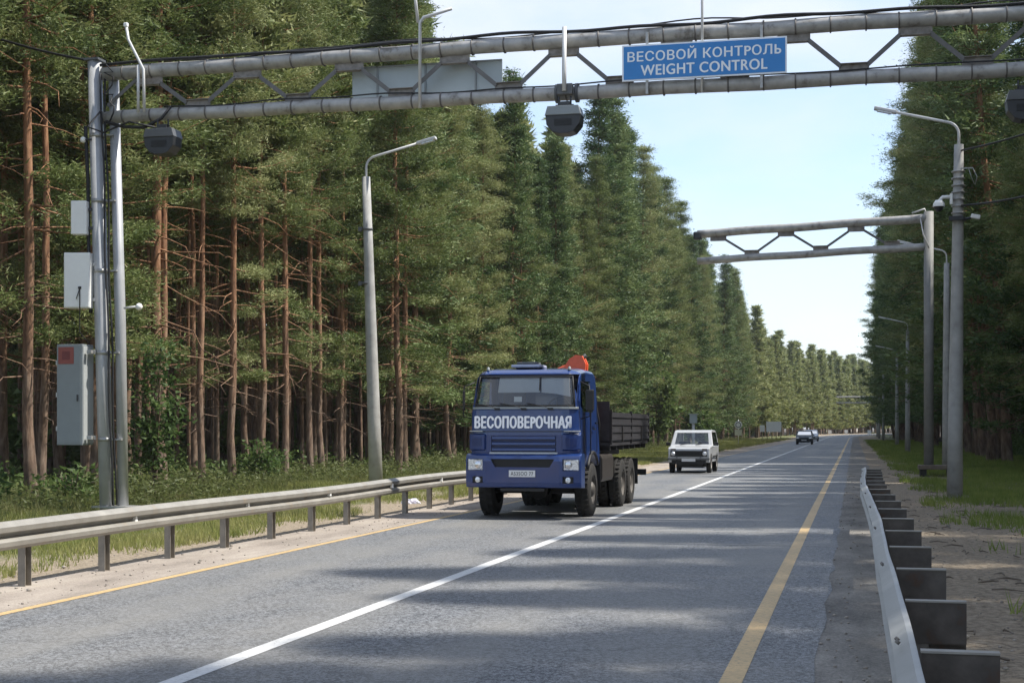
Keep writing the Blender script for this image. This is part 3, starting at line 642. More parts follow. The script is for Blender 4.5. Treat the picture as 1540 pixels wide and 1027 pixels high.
# left
t = thing('guardrail', 'long dusty steel guardrail along the sunlit shoulder left of the road', 'guardrail', (-8.85, 14.46, 0))
ys_ = [y for y in np.arange(-14.46+7.4, 33, 1.0)]
wbeam([(.03*math.sin(y*.35), y, .012*math.sin(y*.5)) for y in ys_], 1, M['rail_l'], t)
for k in range(-3, 18):
    y = 1.75*k
    mb = MB(); mb.box((-.09, y, .24), (.012, .12, .62)); mb.box((-.05, y-.06, .24), (.09, .008, .62)); mb.box((-.05, y+.06, .24), (.09, .008, .62)); mb.build('post', M['post_l'], t)
    if k % 2 == 1:
        mb = MB(); mb.prism([(-.035,.535),(.035,.535),(.012,.615),(-.012,.615)], .018, .07); r_ = mb.build('reflector', M['white'], t); r_.location = (0, y+.6, .04)
    mb = MB(); mb.box((-.03, y, .66), (.07, .10, .10)); mb.build('spacer', M['post_l'], t)
# right
t = thing('guardrail', 'steel guardrail ending beside the gritty right shoulder, seen from above with wide dark spacers', 'guardrail', (.24, 6.8, 0))
kx = [(-6, .0), (0, 0), (6, 0), (9, .01), (14, -.01), (17, -.05), (20, -.075), (24, -.06), (29, 0), (32, .0)]
def rx_(y): return float(np.interp(y, [a for a, _ in kx], [b for _, b in kx])) + .002*math.sin(y*2.1)
wbeam([(rx_(y)+.03, y, .015*math.sin(y*.8)) for y in np.arange(-5, 31.7, .5)], -1, M['rail'], t)
for k in range(-2, 16):
    y = 1.97*k; x = rx_(y)+.05
    mb = MB(); mb.box((x+.17, y, .625), (.335, .008, .235)); mb.box((x+.335, y+.03, .625), (.008, .06, .235)); mb.box((x+.17, y+.03, .505), (.335, .06, .008))
    sp_ = mb.build('spacer', M['post'], t); MB().box((x+.17, y+.026, .748), (.34, .075, .010)).build('lip', M['rail_l'], sp_)
    mb = MB(); mb.box((x+.24, y+.10, .20), (.20, .008, .66)); mb.box((x+.14, y+.13, .20), (.008, .06, .66)); mb.box((x+.34, y+.13, .20), (.008, .06, .66)); mb.build('post', M['post'], t)
    if k % 2 == 0:
        mb = MB()
        for q in (-.05, .05): mb.tube([(x-.10, y+.25+q, .752), (x-.09, y+.25+q, .765)], .012, 6)
        mb.build('bolt', M['band'], t)

# ------------------------------------------------------------------ gantries
def gantry_beam(t, x0, x1, zt, zb, rt, rb, first, step, Y=0, bands=.64, slope=0.0, dy=0.0, cm='chord'):
    def P(x, z): return (x, Y+dy*(x-x1), z+slope*(x-x1))
    xs = np.linspace(x0, x1, 24)
    for nm, z, r in (('top_chord', zt, rt), ('bottom_chord', zb, rb)):
        tl = (lambda x: .011*(x-10) if (nm == 'top_chord' and x < 10 and bands) else 0)
        MB().tube([P(x, z+tl(x)+.012*math.sin(x*1.7)) for x in xs], r, 18).build(nm, M[cm], t)
        if bands:
            x = x0+.5; i = 0
            while x < x1-.2:
                p = Vector(P(x, z+tl(x))); MB().tube([p-Vector((.014,0,0)), p+Vector((.014,0,0))], r+.016, 18).build('pipe_band', M['band'], t); x += bands*(1+.06*math.sin(i*2.3)); i += 1
    x = first; k = 0; zt_ = zt
    while x < x1-.3:
        zt = zt_+(.011*(x-10) if (x < 10 and bands) else 0)
        mb = MB(); p = P(x, zt-rt-.07); mb.box(p, (.62, .03, .17)); mb.box((p[0], p[1], p[2]-.08), (.56, .16, .012)); mb.build('gusset', M['gusset'], t)
        for s in (-1, 1):
            xb = x+s*step/2
            if xb < x0+.1 or xb > x1-.1: continue
            a = Vector(P(x+s*.27, zt-rt-.13)); b_ = Vector(P(xb-s*.24, zb+rb+.09)); d_ = b_-a; Lg = d_.length; ang = math.atan2(d_.z, d_.x); c = (a+b_)/2
            mb = MB(); mb.box((c.x, c.y-.03, c.z), (Lg, .012, .088), ry=-ang); mb.box((c.x, c.y-.005, c.z+.03), (Lg, .06, .010), ry=-ang); mb.build('brace', M['brace'], t)
        if x+step/2 < x1-.2:
            p = P(x+step/2, zb+rb+.06); mb = MB(); mb.box(p, (.56, .03, .16)); mb.box((p[0], p[1], p[2]+.075), (.50, .16, .012)); mb.build('gusset', M['gusset'], t)
        x += step; k += 1
G1 = thing('gantry', 'big near pipe truss gantry spanning over the truck, carrying the blue sign', 'gantry', (-15.57, 28.5, 0))
gantry_beam(G1, -.10, 21.2, 9.42, 8.38, .145, .135, .97, 2.245)
MB().tube([(0,0,-.2), (-.10,0,3), (-.30,0,9.62)], [.155,.155,.15], 20).build('column', M['column'], G1)
MB().tube([(.31,.12,-.2), (.24,.12,4), (.08,.12,9.30)], [.115,.115,.11], 16).build('column', M['column'], G1)
MB().tube([(21.4,0,-.2), (21.4,0,9.62)], .16, 20).build('column', M['column'], G1)
MB().tube([(21.1,.15,-.2), (21.1,.15,8.35)], .11, 16).build('column', M['column'], G1)
for z in (1.5, 3.35, 5.1, 6.6, 8.0): x = -.03*z; MB().box((x+.16, .06, z), (.46, .22, .035)).tube([(x,0,z-.04), (x,0,z+.04)], .165, 18).build('clamp', M['galv'], G1)
for a in (.16, 21.25): MB().box((a, .08, .06), (.9, .5, .04)).build('base_plate', M['galv'], G1)
mb = MB(); mb.box((-.30, 0, 9.62), (.34, .34, .05)); mb.build('cap', M['darkgrey'], G1)
for a_, b_ in (((.02, 0, 8.62), (.70, 0, 9.16)),):
    a_, b_ = Vector(a_), Vector(b_); c = (a_+b_)/2; MB().box((c.x, -.03, c.z), ((b_-a_).length, .012, .075), ry=-math.atan2(b_.z-a_.z, b_.x-a_.x)).build('brace', M['brace'], G1)
# second gantry (cantilever)
G2 = thing('gantry', 'smaller far pipe truss gantry reaching from a single column at the right', 'gantry', (2.65, 55.6, 0))
gantry_beam(G2, -8.55, .0, 9.42, 8.38, .16, .14, -7.75, 2.58, bands=0, slope=.022, dy=-.13, cm='chord')
MB().tube([(0,.0,.3), (0,0,9.65)], .175, 20).build('column', MAT('weathered_column', (.24,.24,.23), .7, .1, .15, 3), G2)
mb = MB(); mb.box((-8.55, 1.0, 9.15), (.30, .30, .30), bev=.06); mb.build('camera', M['dark'], G2)
mb = MB(); mb.tube([(-.6,-.1,9.6), (-.15,-.05,9.75), (0,0,9.4)], .03, 6); mb.tube([(-.3,-.1,9.4),(-.2,-.2,8.8),(0,-.2,8.3)], .025, 6); mb.build('cable', M['tubewhite'], G2)
tf_ = thing('concrete_footing', 'dark concrete footing slab at the foot of the far gantry column', 'footing', (2.85, 55.6, -.05))
mb = MB(); mb.box((.1,0,.36), (1.35, .95, .16), bev=.02); mb.build('slab', M['wood'], tf_)
mb = MB(); mb.box((-.4,0,.13), (.22, .8, .29)); mb.box((.55,0,.13), (.22, .8, .29)); mb.build('block', M['frame'], tf_)
# far gantry
G3 = thing('gantry', 'tiny distant gantry with a pale board near the vanishing point of the road', 'gantry', (6.5+cx(335), 335, 0))
gantry_beam(G3, -13, 0, 8.6, 7.3, .16, .14, -12, 2.6, bands=0)
MB().tube([(0,0,-.2), (0,0,8.8)], .2, 12).build('column', M['concrete'], G3)
mb = MB(); mb.box((-4.8,-.3,8.0), (2.4,.08,1.5)); mb.build('board', M['panel'], G3)

# blue sign
S = thing('overhead_sign', 'blue overhead sign with white lettering in Russian and English on the near gantry', 'sign', (-2.83, 28.27, 8.84))
mb = MB(); mb.box((0,0,0), (3.16,.03,.70)); mb.build('border', M['sign_white'], S)
mb = MB(); mb.box((0,-.017,0), (3.10,.006,.64)); mb.build('panel', M['sign_blue'], S)
text('lettering', 'ВЕСОВОЙ КОНТРОЛЬ', .3, M['sign_white'], S, (0.0,-.024,.145), bold=.006, width=2.94, cap=.245, depth=0)
text('lettering', 'WEIGHT CONTROL', .3, M['sign_white'], S, (0.0,-.024,-.155), bold=.007, width=2.42, cap=.20, depth=0)
for x in (-1.1, 1.1): MB().box((x,.05,0), (.05,.06,1.2)).build('bracket', M['galv'], S)
# sign back panel behind the truss
S = thing('sign_back', 'grey sheet metal back of a sign facing the other way on the near gantry', 'sign', (-8.55, 28.82, 8.86))
mb = MB(); mb.box((0,0,0), (3.20,.03,.70)); mb.build('panel', M['panel'], S)
mb = MB()
for x in (-1.05, -.02, 1.05): mb.box((x,-.03,0), (.035,.03,.70))
mb.box((0,-.03,.335), (3.2,.03,.03)); mb.build('rib', M['grey_box'], S)

# housings under the gantry
def housing(x, z, w, dk, label, ry=0):
    t = thing('camera_housing', label, 'camera housing', (x, 28.15, z), 0, 'housings hanging below the near gantry')
    pr = [(-w/2, .02), (-w*.47, -.16), (-w*.30, -.30), (-w*.12, -.34), (w*.12, -.34), (w*.30, -.30), (w*.47, -.16), (w/2, .02)]
    mb = MB(); mb.prism(pr, -.10, .30, 'Y'); mb.build('shell', M['dark'], t, bevel=.012)
    mb = MB(); mb.prism([(-w/2-.01, .022), (w/2+.01, .022), (w*.44, .20), (-w*.44, .20)], -.12, .32, 'Y'); mb.build('cover', M['darkgrey' if dk else 'grey_box'], t, bevel=.012)
    mb = MB(); mb.box((0,.1,.26), (.22,.16,.10)); mb.tube([(-.12,.1,.22),(-.12,.1,.42)], .02, 8); mb.tube([(.12,.1,.22),(.12,.1,.42)], .02, 8); mb.box((0,.1,.25), (.36,.05,.02)); mb.build('bracket', M['dark'], t)
    MB().box((0,-.104,-.12), (w*.50,.012,.13)).build('lens_window', M['black'], t)
    return t
h = housing(-5.55, 7.84, .70, False, 'dark rounded camera housing hanging in mid road below a white tube')
h = housing(-14.15, 7.80, .68, True, 'dark camera housing hanging beside the left gantry column')
h = housing(3.05, 7.70, .68, True, 'dark camera housing cut by the right edge of the picture')
# tubes on gantry
def tubes(label, paths, r, extra=None, name='mounting_tube'):
    t = thing(name, label, 'tube', paths[0][0]); o = Vector(paths[0][0])
    for p in paths: MB().tube([Vector(q)-o for q in p], r, 10).build('tube', M['tubewhite'], t)
    if extra: extra(t)
    return t
def clampring(t):
    mb = MB()
    for a in (-.2, .2): mb.tube([(a-.03,.32,0.02), (a+.03,.32,0.02)], .19, 16)
    mb.box((0,.1,.05), (.30,.16,.20)); mb.build('clamp', M['darkgrey'], t)
tubes('white tube with clamps holding the mid road camera housing', [[(-5.55,28.2,8.36), (-5.55,28.2,8.75), (-5.55,28.22,9.62)]], .045, clampring)
tubes('thin white lamp tube with short side arm rising above the gantry', [[(-8.52,28.25,8.18), (-8.52,28.25,9.9), (-8.44,28.25,10.0), (-8.2,28.25,10.05), (-7.85,28.25,10.14)], [(-8.56,28.25,9.9), (-8.62,28.25,10.4), (-8.72,28.25,10.9)]], .034)
tubes('bent white tube rising above the left end of the gantry', [[(-14.58,28.25,8.4), (-14.6,28.25,9.3), (-14.95,28.25,9.95), (-15.0,28.25,10.25)], [(-14.72,28.25,8.4), (-14.72,28.25,9.4)]], .032,
      lambda t: MB().box((-.42,0,1.86), (.09,.09,.09), bev=.02).build('tip', M['white'], t))
tubes('thin grey mast standing above the blue sign', [[(-2.86,28.318,8.22), (-2.86,28.318,11.6)]], .026)
# cables on the gantry
def cable(label, pts, r=.02, n=6, name='cable'):
    P0 = Vector(pts[0]); o = MB().tube([Vector(p)-P0 for p in pts], r, n).build(name, M['cable']); o.location = P0; return tag(o, label, 'cable')
random.seed(4)
def wav(x0, x1, y, z, a, n=60, ph=0): return [(x0+(x1-x0)*i/n, y+.03*math.sin(i*.9+ph), z+a*math.sin(i*.33+ph)+a*.6*math.sin(i*.81+ph*2)) for i in range(n+1)]
cable('thick black cable bundle lying along the top chord of the near gantry', [(x, y, z+.011*min(0, x+5.6)) for x, y, z in wav(-15.7, 5.4, 28.42, 9.60, .022)], .034)
cable('thin black cable looping along the top chord of the near gantry', [(x, y, z+.011*min(0, x+5.6)) for x, y, z in wav(-15.7, 5.4, 28.52, 9.63, .045, ph=2)], .016)
cable('black cable lying along the bottom chord of the near gantry', wav(-14.2, 5.4, 28.42, 8.53, .020, ph=4), .016)
for k, (dx, dy_, lab) in enumerate(((.20,-.10,'black cable running down between the two gantry columns'), (.245,-.03,'second black cable running down the gantry columns, nearer the thin one'))):
    cable(lab, [(-15.57+dx-.03*z+.02*math.sin(z*2+k), 28.5+dy_-.04, z) for z in np.arange(.1, 9.5, .4)], .024)
cable('black cable bulging along the outer left side of the gantry column', [(-15.77-.03*z-.03*abs(math.sin(z*.9)), 28.42, z) for z in np.arange(4.2, 8.4, .2)], .045)
cable('black cable hanging in a loop at the left end of the bottom chord', [(-15.5,28.3,8.25),(-15.1,28.28,8.12),(-14.6,28.28,8.08),(-14.2,28.28,8.25),(-14.0,28.3,8.5)], .035)
cable('black cable curling down to the left camera housing', [(-15.6,28.3,8.5),(-15.9,28.25,8.15),(-15.5,28.2,8.0),(-14.9,28.2,8.2),(-14.3,28.2,8.05)], .022)
mb = MB(); random.seed(9)
pts = [(-15.45+random.uniform(-.12,.2), 28.3+random.uniform(-.05,.1), 8.3+.12*i+random.uniform(-.1,.1)) for i in range(11)]
cable('tangle of thin black cables beside the top of the gantry column', pts, .018)
def sag(a, b_, s, n=14): a, b_ = Vector(a), Vector(b_); return [a.lerp(b_, i/n)+Vector((0,0,-s*4*(i/n)*(1-i/n))) for i in range(n+1)]
cable('black overhead wire leaving the gantry column towards the upper left', sag((-15.87,28.5,9.6), (-24,32.6,12.9), .25), .028)
cable('upper black wire from the near right lamp post to the gantry', sag((2.52,37.5,8.55), (5.8,28.5,8.25), .18), .024)
cable('lower black wire from the near right lamp post to the gantry', sag((2.5,37.5,7.2), (5.8,28.5,6.9), .22), .024)

# cabinets on the left column
T = thing('control_cabinet', 'large grey cabinet with a red square plate, strapped to the gantry column', 'cabinet', (-16.22, 28.30, 1.38), 0)
mb = MB(); mb.box((.0,0,1.07), (.60,.46,2.14), bev=.012); mb.build('body', M['grey_box'], T)
mb = MB(); mb.box((-.01,-.235,1.07), (.54,.012,2.04)); mb.build('door', M['grey_box'], T)
mb = MB(); mb.box((.305,0,1.07), (.02,.42,2.06)); mb.build('lit_side_panel', M['grey_lite'], T)  # sunlit tone of the right side put into a lighter grey sheet
mb = MB(); mb.box((-.07,-.246,1.90), (.36,.008,.36)); rp = mb.build('plate', M['red_plate'], T)
mb = MB(); mb.box((-.07,-.252,1.90), (.18,.005,.18)); mb.build('emblem', MAT('faded_plate_mark', (.20,.05,.05), .6), rp)
for z in (.35, 1.07, 1.75): MB().box((-.29,-.236,z), (.035,.03,.10)).build('hinge', M['galv'], T)
MB().box((.20,-.25,1.0), (.03,.03,.14)).build('handle', M['dark'], T)
for z in (.16, 1.98):
    mb = MB(); mb.box((.36,0,z), (.24,.07,.09)); mb.box((.42,-.12,z), (.10,.10,.07)); mb.build('strap', M['galv'], T)
T = thing('equipment_box', 'larger white box with a dangling cable on the gantry column', 'box', (-16.12, 28.28, 4.28), R_(12))
mb = MB(); mb.box((0,0,.60), (.56,.28,1.18), bev=.02); mb.build('body', M['white'], T)
mb = MB(); mb.box((0,-.145,.60), (.50,.01,1.12)); mb.build('door', M['white'], T)
mb = MB(); mb.tube([(.07,-.17,.42),(.075,-.18,.25),(.07,-.16,.02),(.05,-.1,-.5),(.25,-.05,-.75)], .011, 6); mb.tube([(.07,-.17,.42),(.0,-.18,.2)], .009, 6); mb.box((.07,-.16,.44), (.06,.04,.05)); mb.build('cable', M['cable'], T)
for z in (.2, .95): MB().box((.40,.05,z), (.30,.08,.07)).build('bracket', M['galv'], T)
T = thing('equipment_box', 'smaller blank white box, upper of the two on the gantry column', 'box', (-16.10, 28.30, 5.86), R_(12))
mb = MB(); mb.box((0,0,.36), (.34,.22,.72), bev=.02); mb.build('body', M['white'], T)
for z in (.15, .55): MB().box((.24,.05,z), (.20,.07,.06)).build('bracket', M['dark'], T)
T = thing('dome_camera', 'small white ball camera on an arm at the right side of the gantry columns', 'camera', (-15.18, 28.5, 4.3))
mb = MB(); mb.tube([(0,0,0),(.28,-.02,.02)], .025, 8); mb.build('arm', M['tubewhite'], T)
mb = MB(); mb.lathe([(0,-.08),(.05,-.06),(.08,0),(.05,.06),(0,.08)], Matrix.Translation((.36,-.02,.02)), 14); mb.build('ball', M['white'], T)
T = thing('dome_camera', 'tiny white ball camera on the outer side of the gantry column top', 'camera', (-16.0, 28.35, 7.9))
mb = MB(); mb.tube([(.15,0,0),(-.02,0,0)], .02, 8); mb.build('arm', M['dark'], T)
mb = MB(); mb.lathe([(0,-.07),(.045,-.05),(.065,0),(.045,.05),(0,.07)], Matrix.Translation((-.06,0,0)), 14); mb.build('ball', M['white'], T)

# ------------------------------------------------------------------ lamp posts
def lamp(x, y, side, label, H=8.85, lean=0.0, armL=1.95, group='lamp posts along the road', rise=.38):
    t = thing('street_lamp', label, 'street lamp', (x, y, -.15), 0, group)
    pts = [(lean*s, 0, H*s+.15*0) for s in (0, .25, .5, .75, 1)]
    MB().tube(pts, [.195,.178,.158,.135,.112], 20).build('pole', M['concrete'], t)
    a = [(lean, 0, H-.35), (lean, 0, H+.25)]; R0 = .32
    for k in range(1, 7):
        q = math.pi/2*k/6*.90; a.append((lean+side*(R0-R0*math.cos(q)), 0, H+.25+R0*math.sin(q)))
    ex = a[-1]; a.append((lean+side*(armL-.45), 0, ex[2]+rise*.8)); MB().tube(a, .034, 10).build('arm', M['tubewhite'], t)
    tx, tz = a[-1][0], a[-1][2]; ang = math.atan2(rise*.8, armL-.45-abs(ex[0]-lean))
    mb = MB(); mb.box((tx+side*.25, 0, tz+.06), (.56, .20, .085), ry=-side*ang, bev=.02); mb.build('lamp_head', M['tubewhite'], t)
    mb = MB(); mb.box((tx+side*.28, 0, tz+.012), (.36, .15, .02), ry=-side*ang); mb.build('lens', M['lens'], t)
    return t
LL = lamp(-12.9, 38.6, 1, 'tall pale lamp post in front of the left forest, arm pointing to the road', lean=-.30)
mb = MB()
for z in (5.9, 7.4): mb.tube([(-.27,0,z-.03),(-.27,0,z+.03)], .16, 14); mb.box((-.45,-.05,z), (.10,.08,.12))
mb.build('wire_bracket', M['darkgrey'], LL)
L1 = lamp(2.4, 37.5, -1, 'nearest lamp post at the right with white cameras fixed below its top', lean=.10)
mb = MB()
for k in range(7): z = 7.15+.17*k; mb.tube([(.085,0,z),(.085,0,z+.03)], .165, 16)
mb.build('strap', M['galv'], L1)
mb = MB(); mb.tube([(.08,0,6.98),(.08,0,7.06)], .19, 16); mb.box((.02,-.2,7.02), (.34,.1,.10)); mb.build('bracket', M['dark'], L1)
T = thing('dome_camera', 'white dome camera on the left side of the near right lamp post', 'camera', (2.33, 37.35, 7.25))
mb = MB(); mb.box((-.02,0,.10), (.06,.12,.26)); mb.tube([(0,0,.15),(-.22,0,.15),(-.30,0,.06)], .045, 10); mb.build('arm', M['white'], T)
mb = MB(); mb.lathe([(.0,.12),(.08,.11),(.135,.03),(.145,-.05)], Matrix.Translation((-.31,0,-.03)), 18); mb.build('hood', M['white'], T)
mb = MB(); mb.lathe([(.12,-.05),(.10,-.12),(.06,-.16),(0,-.175)], Matrix.Translation((-.31,0,-.03)), 18); mb.build('dome', M['dark'], T)
T = thing('bullet_camera', 'small white camera on the right side of the near right lamp post', 'camera', (2.6, 37.35, 6.85))
mb = MB(); mb.tube([(0,0,0),(.18,0,.02)], .03, 8); mb.build('arm', M['dark'], T)
mb = MB(); mb.box((.28,0,.05), (.22,.13,.10), ry=.2, bev=.015); mb.build('body', M['white'], T)
T = thing('wire_bracket', 'small pale bracket with two drooping wires on the near right lamp post', 'bracket', (2.58, 37.4, 8.1))
mb = MB(); mb.box((.1,0,0), (.28,.03,.03)); mb.tube([(.14,0,0),(.2,0,-.2),(.28,0,-.4)], .010, 5); mb.tube([(.24,0,0),(.34,0,-.22),(.30,0,-.4)], .010, 5); mb.build('arm', M['galv'], T)
for x, y, lab in ((3.8, 64.4, 'second lamp post on the right, close behind the far gantry column'), (3.7, 108, 'third lamp post on the right, mid distance in front of dark trees'),
                  (4.0, 146, 'fourth lamp post on the right, in front of dark trees'), (3.7, 198, 'fifth lamp post on the right, small in the distance'),
                  (3.9, 243, 'sixth lamp post on the right, tiny near the vanishing point'), (4.3, 290, 'farthest lamp post on the right')):
    lamp(x, y, -1, lab)

# ------------------------------------------------------------------ signs far left
def post_sign(x, y, label, build, name='road_sign', cat='sign'):
    t = thing(name, label, cat, (x, y, -.1)); build(t); return t
def s1(t):
    mb = MB(); mb.tube([(0,0,0),(0,0,2.7)], .045, 8); mb.build('post', M['tubewhite'], t)
    mb = MB(); mb.lathe([(0,-.02),(.40,-.02),(.40,.02),(0,.02)], Matrix.Translation((0,-.07,2.15)) @ Matrix.Rotation(R_(90), 4, 'X'), 24, False); d_ = mb.build('disc', M['white'], t)
    mb = MB(); mb.lathe([(.22,-.005),(.30,-.005),(.30,.012),(.22,.012)], Matrix.Translation((0,-.10,2.15)) @ Matrix.Rotation(R_(90), 4, 'X'), 24, False); mb.build('ring', M['darkgrey'], t)
    mb = MB(); mb.box((0,-.07,1.35), (.74,.03,.62)); mb.build('plate', MAT('cream_plate', (.62,.62,.48), .5), t)
post_sign(-11.9, 155.4, 'distant round white sign above a cream square plate on one post', s1)
def s2(t):
    mb = MB(); mb.box((0,-.06,1.98), (1.95,.04,1.35)); mb.build('board', M['white'], t)
    for x in (-.85, -.25, .3, .9): MB().tube([(x,0,0),(x,0,2.4)], .055, 8).build('post', M['yellow_post'], t)
post_sign(-10.3, 194.8, 'distant blank white board standing on four yellowish posts', s2, 'notice_board')
def s3(t):
    mb = MB(); mb.box((0,-.06,1.75), (.62,.03,.85)); mb.build('plate', M['white'], t); MB().tube([(0,0,0),(0,0,2.15)], .045, 8).build('post', M['yellow_post'], t)
post_sign(-11.75, 194, 'distant small white sign directly left of the four post board', s3)
def s4(t):
    MB().tube([(0,0,0),(0,0,2.2)], .11, 12).build('post', M['tubewhite'], t); mb = MB(); mb.box((0,0,2.45), (.50,.3,.62), bev=.03); mb.build('box', M['panel'], t); mb = MB(); mb.box((0,0,2.78), (.66,.4,.05)); mb.build('lid', M['galv'], t)
post_sign(-10.7, 100, 'pale box on a thick post standing behind the silver car', s4, 'equipment_post', 'post')
for x, y, lab in ((-5.6, 350, 'left one of two tiny white marker boards at the far bend'), (-2.0, 372, 'right one of two tiny white marker boards at the far bend'), (3.2, 330, 'tiny white marker board by the farthest right lamp posts')):
    def s5(t):
        mb = MB(); mb.box((0,0,.9), (.8,.04,.8)); mb.build('plate', M['white'], t); MB().tube([(0,.05,0),(0,.05,1.2)], .04, 6).build('post', M['galv'], t)
    post_sign(x, y, lab, s5, 'marker_board')
# litter below the left lamp post
bm = bmesh.new(); bmesh.ops.create_icosphere(bm, subdivisions=3, radius=.16)
for v in bm.verts: v.co = Vector((v.co.x*1.3, v.co.y, max(v.co.z*.8, -.05)))*(1+.35*math.sin(v.co.x*47+v.co.z*31)*math.cos(v.co.y*39))
me = bpy.data.meshes.new('plastic_bag'); bm.to_mesh(me); bm.free(); me.materials.append(M['litter_white']); o = bpy.data.objects.new('plastic_bag', me); COL.objects.link(o); o.location = (-10.0, 32.4, -.02)
tag(o, 'crumpled pale plastic bag lying behind the left guardrail', 'litter')
bm = bmesh.new()
random.seed(13)
T = thing('broken_branch', 'dry broken branch lying on the sandy right verge', 'branch', (1.55, 10.2, .03))
mb = MB(); mb.tube([(-.15,0,.02),(0,.03,.05),(.16,.02,.03),(.26,.08,.0)], [.008,.014,.012,.004], 6); mb.tube([(0,.03,.05),(.06,.16,.03),(.16,.2,.02)], [.01,.008,.003], 5); mb.build('stem', M['frame'], T)

# ------------------------------------------------------------------ vehicles
def wheel(parent, x, y, r, w, side, rimm='rim', dual=False, hub=.5):
    """wheel part with axle along X; side = outward direction"""
    Mx = Matrix.Translation((x, y, r)) @ Matrix.Rotation(R_(90)*side, 4, 'Y'); wt = MB()
    ws = [0] if not dual else [0, -w*1.12]
    for o_ in ws:
        wt.lathe([(r*.56, o_-w/2), (r*.80, o_-w*.52), (r*.95, o_-w*.46), (r, o_-w*.36), (r*.985, o_-w*.12), (r, o_-w*.1), (r, o_+w*.1), (r*.985, o_+w*.12), (r, o_+w*.36), (r*.95, o_+w*.46), (r*.80, o_+w*.52), (r*.56, o_+w/2)], Mx, 36)
    n_ = 30
    for k in range(n_):
        for o_ in ws:
            for s_ in (-1, 1):
                a = 2*math.pi*(k+.25*s_)/n_; c = Mx @ Vector((math.cos(a)*r*.995, math.sin(a)*r*.995, o_+s_*w*.25)); wt.box(c, (w*.30, r*.09, r*.05), rx=-a*side+math.pi/2 if side > 0 else a+math.pi/2)
    o = wt.build('wheel', M['rubber'], parent)
    rm = MB(); rm.lathe([(r*.58, w*.46), (r*.52, w*.44), (r*.50, w*.10), (r*.30, w*.02), (r*.28, w*.30*hub*2), (r*.12, w*.42*hub*2), (0, w*.44*hub*2)], Mx, 28)
    for k in range(8):
        a = 2*math.pi*k/8; c = Mx @ Vector((math.cos(a)*r*.40, math.sin(a)*r*.40, w*.09)); rm.box(c, (.03, .03, .03))
    rm.build('rim', M[rimm], o)
    return o

def cutter(fn):
    mb = MB(); fn(mb); o = mb.build('cutter', M['black']); return o
# ---- truck
TK = thing('flatbed_truck', 'blue flatbed truck with white Cyrillic lettering and folded orange crane driving under the gantry', 'truck', (-6.10, 28.35, .02)); TK.scale = (.94, 1, 1)
def taper(x, y, z):
    k = 1-.085*max(0, min(1, (z-2.0)/.9)); kx_ = 1-.035*max(0, (-.9-y)/.45)
    return (x*k*kx_, y, z)
prof = [(-1.31,.98),(-1.345,1.25),(-1.345,1.60),(-1.31,2.06),(-1.16,2.66),(-1.08,2.77),(-.92,2.84),(-.2,2.895),(.5,2.90),(.68,2.86),(.74,2.76),(.78,1.25),(.72,.98)]
def cf(x): return .15*max(0, (abs(x)-.78)/.39)**2
def cabfn(x, y, z):
    x_, y_, z_ = taper(x, y, z); e = max(0, (abs(x)-.85)/.32)
    if y < -.85: y_ += cf(x)
    if z > 2.6: z_ -= .085*e**2.2
    return (x_, y_, z_)
XS = [-1.17,-1.13,-1.06,-.96,-.80,-.4,0,.4,.80,.96,1.06,1.13,1.17]
mb = MB(); mb.loft(prof, XS, cabfn); cab = mb.build('cab', M['blue'], TK, bevel=.035, seg=3)
cab.parent = None; 
cuts = [cutter(lambda m: m.box((0,-.25,2.02), (2.10,1.72,1.46))),                                  # cabin room
        cutter(lambda m: m.prism([(-1.0,2.155),(1.0,2.155),(1.03,2.20),(.985,2.66),(.93,2.70),(-.93,2.70),(-.985,2.66),(-1.03,2.20)], -1.6, -.9, 'Y')),   # windscreen
        cutter(lambda m: m.prism([(-.98,2.14),(-.86,2.62),(.12,2.64),(.12,2.10),(-.55,2.02)], -1.4, 1.4, 'X')),  # door windows
        cutter(lambda m: m.tube([(-1.5,0,.52),(1.5,0,.52)], .70, 32)),                              # arches
        cutter(lambda m: m.box((0,-1.34,1.42), (1.34,.12,.30))),                                    # grille recess
        cutter(lambda m: m.box((0,-1.34,1.125), (1.30,.12,.10)))]
cab = carve(cab, cuts); cab.parent = TK
# windscreen glass, follows the front plane
def wsz(z): return -1.31+(z-2.06)*(.15/.60)
GX_ = np.linspace(-1, 1, 17)
def wpt(u, z, off):                             # u -1..1 across the windscreen
    hw = 1.04-(z-2.13)*.12; x = u*hw; return (x, wsz(z)+off+cf(x), z)
mb = MB(); vs = [wpt(u, 2.13, .03) for u in GX_]+[wpt(u, 2.71, .03) for u in GX_]; mb.add(vs, [(i, i+1, 18+i, 17+i) for i in range(16)], True); mb.build('windscreen', M['glass'], TK)
mb = MB()
for za, zb in ((2.125, 2.165), (2.685, 2.725)):
    vs = [wpt(u, za, -.012) for u in GX_]+[wpt(u, zb, -.012) for u in GX_]+[wpt(u, za, .03) for u in GX_]+[wpt(u, zb, .03) for u in GX_]
    mb.add(vs, [(i, i+1, 18+i, 17+i) for i in range(16)]+[(i, 34+i, 35+i, i+1) for i in range(16)]+[(17+i, 18+i, 52+i, 51+i) for i in range(16)])
for s in (-1, 1): mb.tube([wpt(s*.985, z, .0) for z in (2.13, 2.3, 2.5, 2.71)], .02, 6)
mb.build('windscreen_seal', M['black'], TK)
mb = MB(); mb.box((.30,wsz(2.55)+.0,2.56), (.018,.012,.26), rx=-.24); mb.build('divider', M['black'], TK)
for s in (-1, 1):
    mb = MB(); x_ = 1.14*s; mb.add([(x_,-.96,2.03),(x_*.93,-.84,2.62),(x_*.93,.12,2.64),(x_,.12,2.03)], [(0,1,2,3)]); mb.build('side_window', M['glass'], TK)
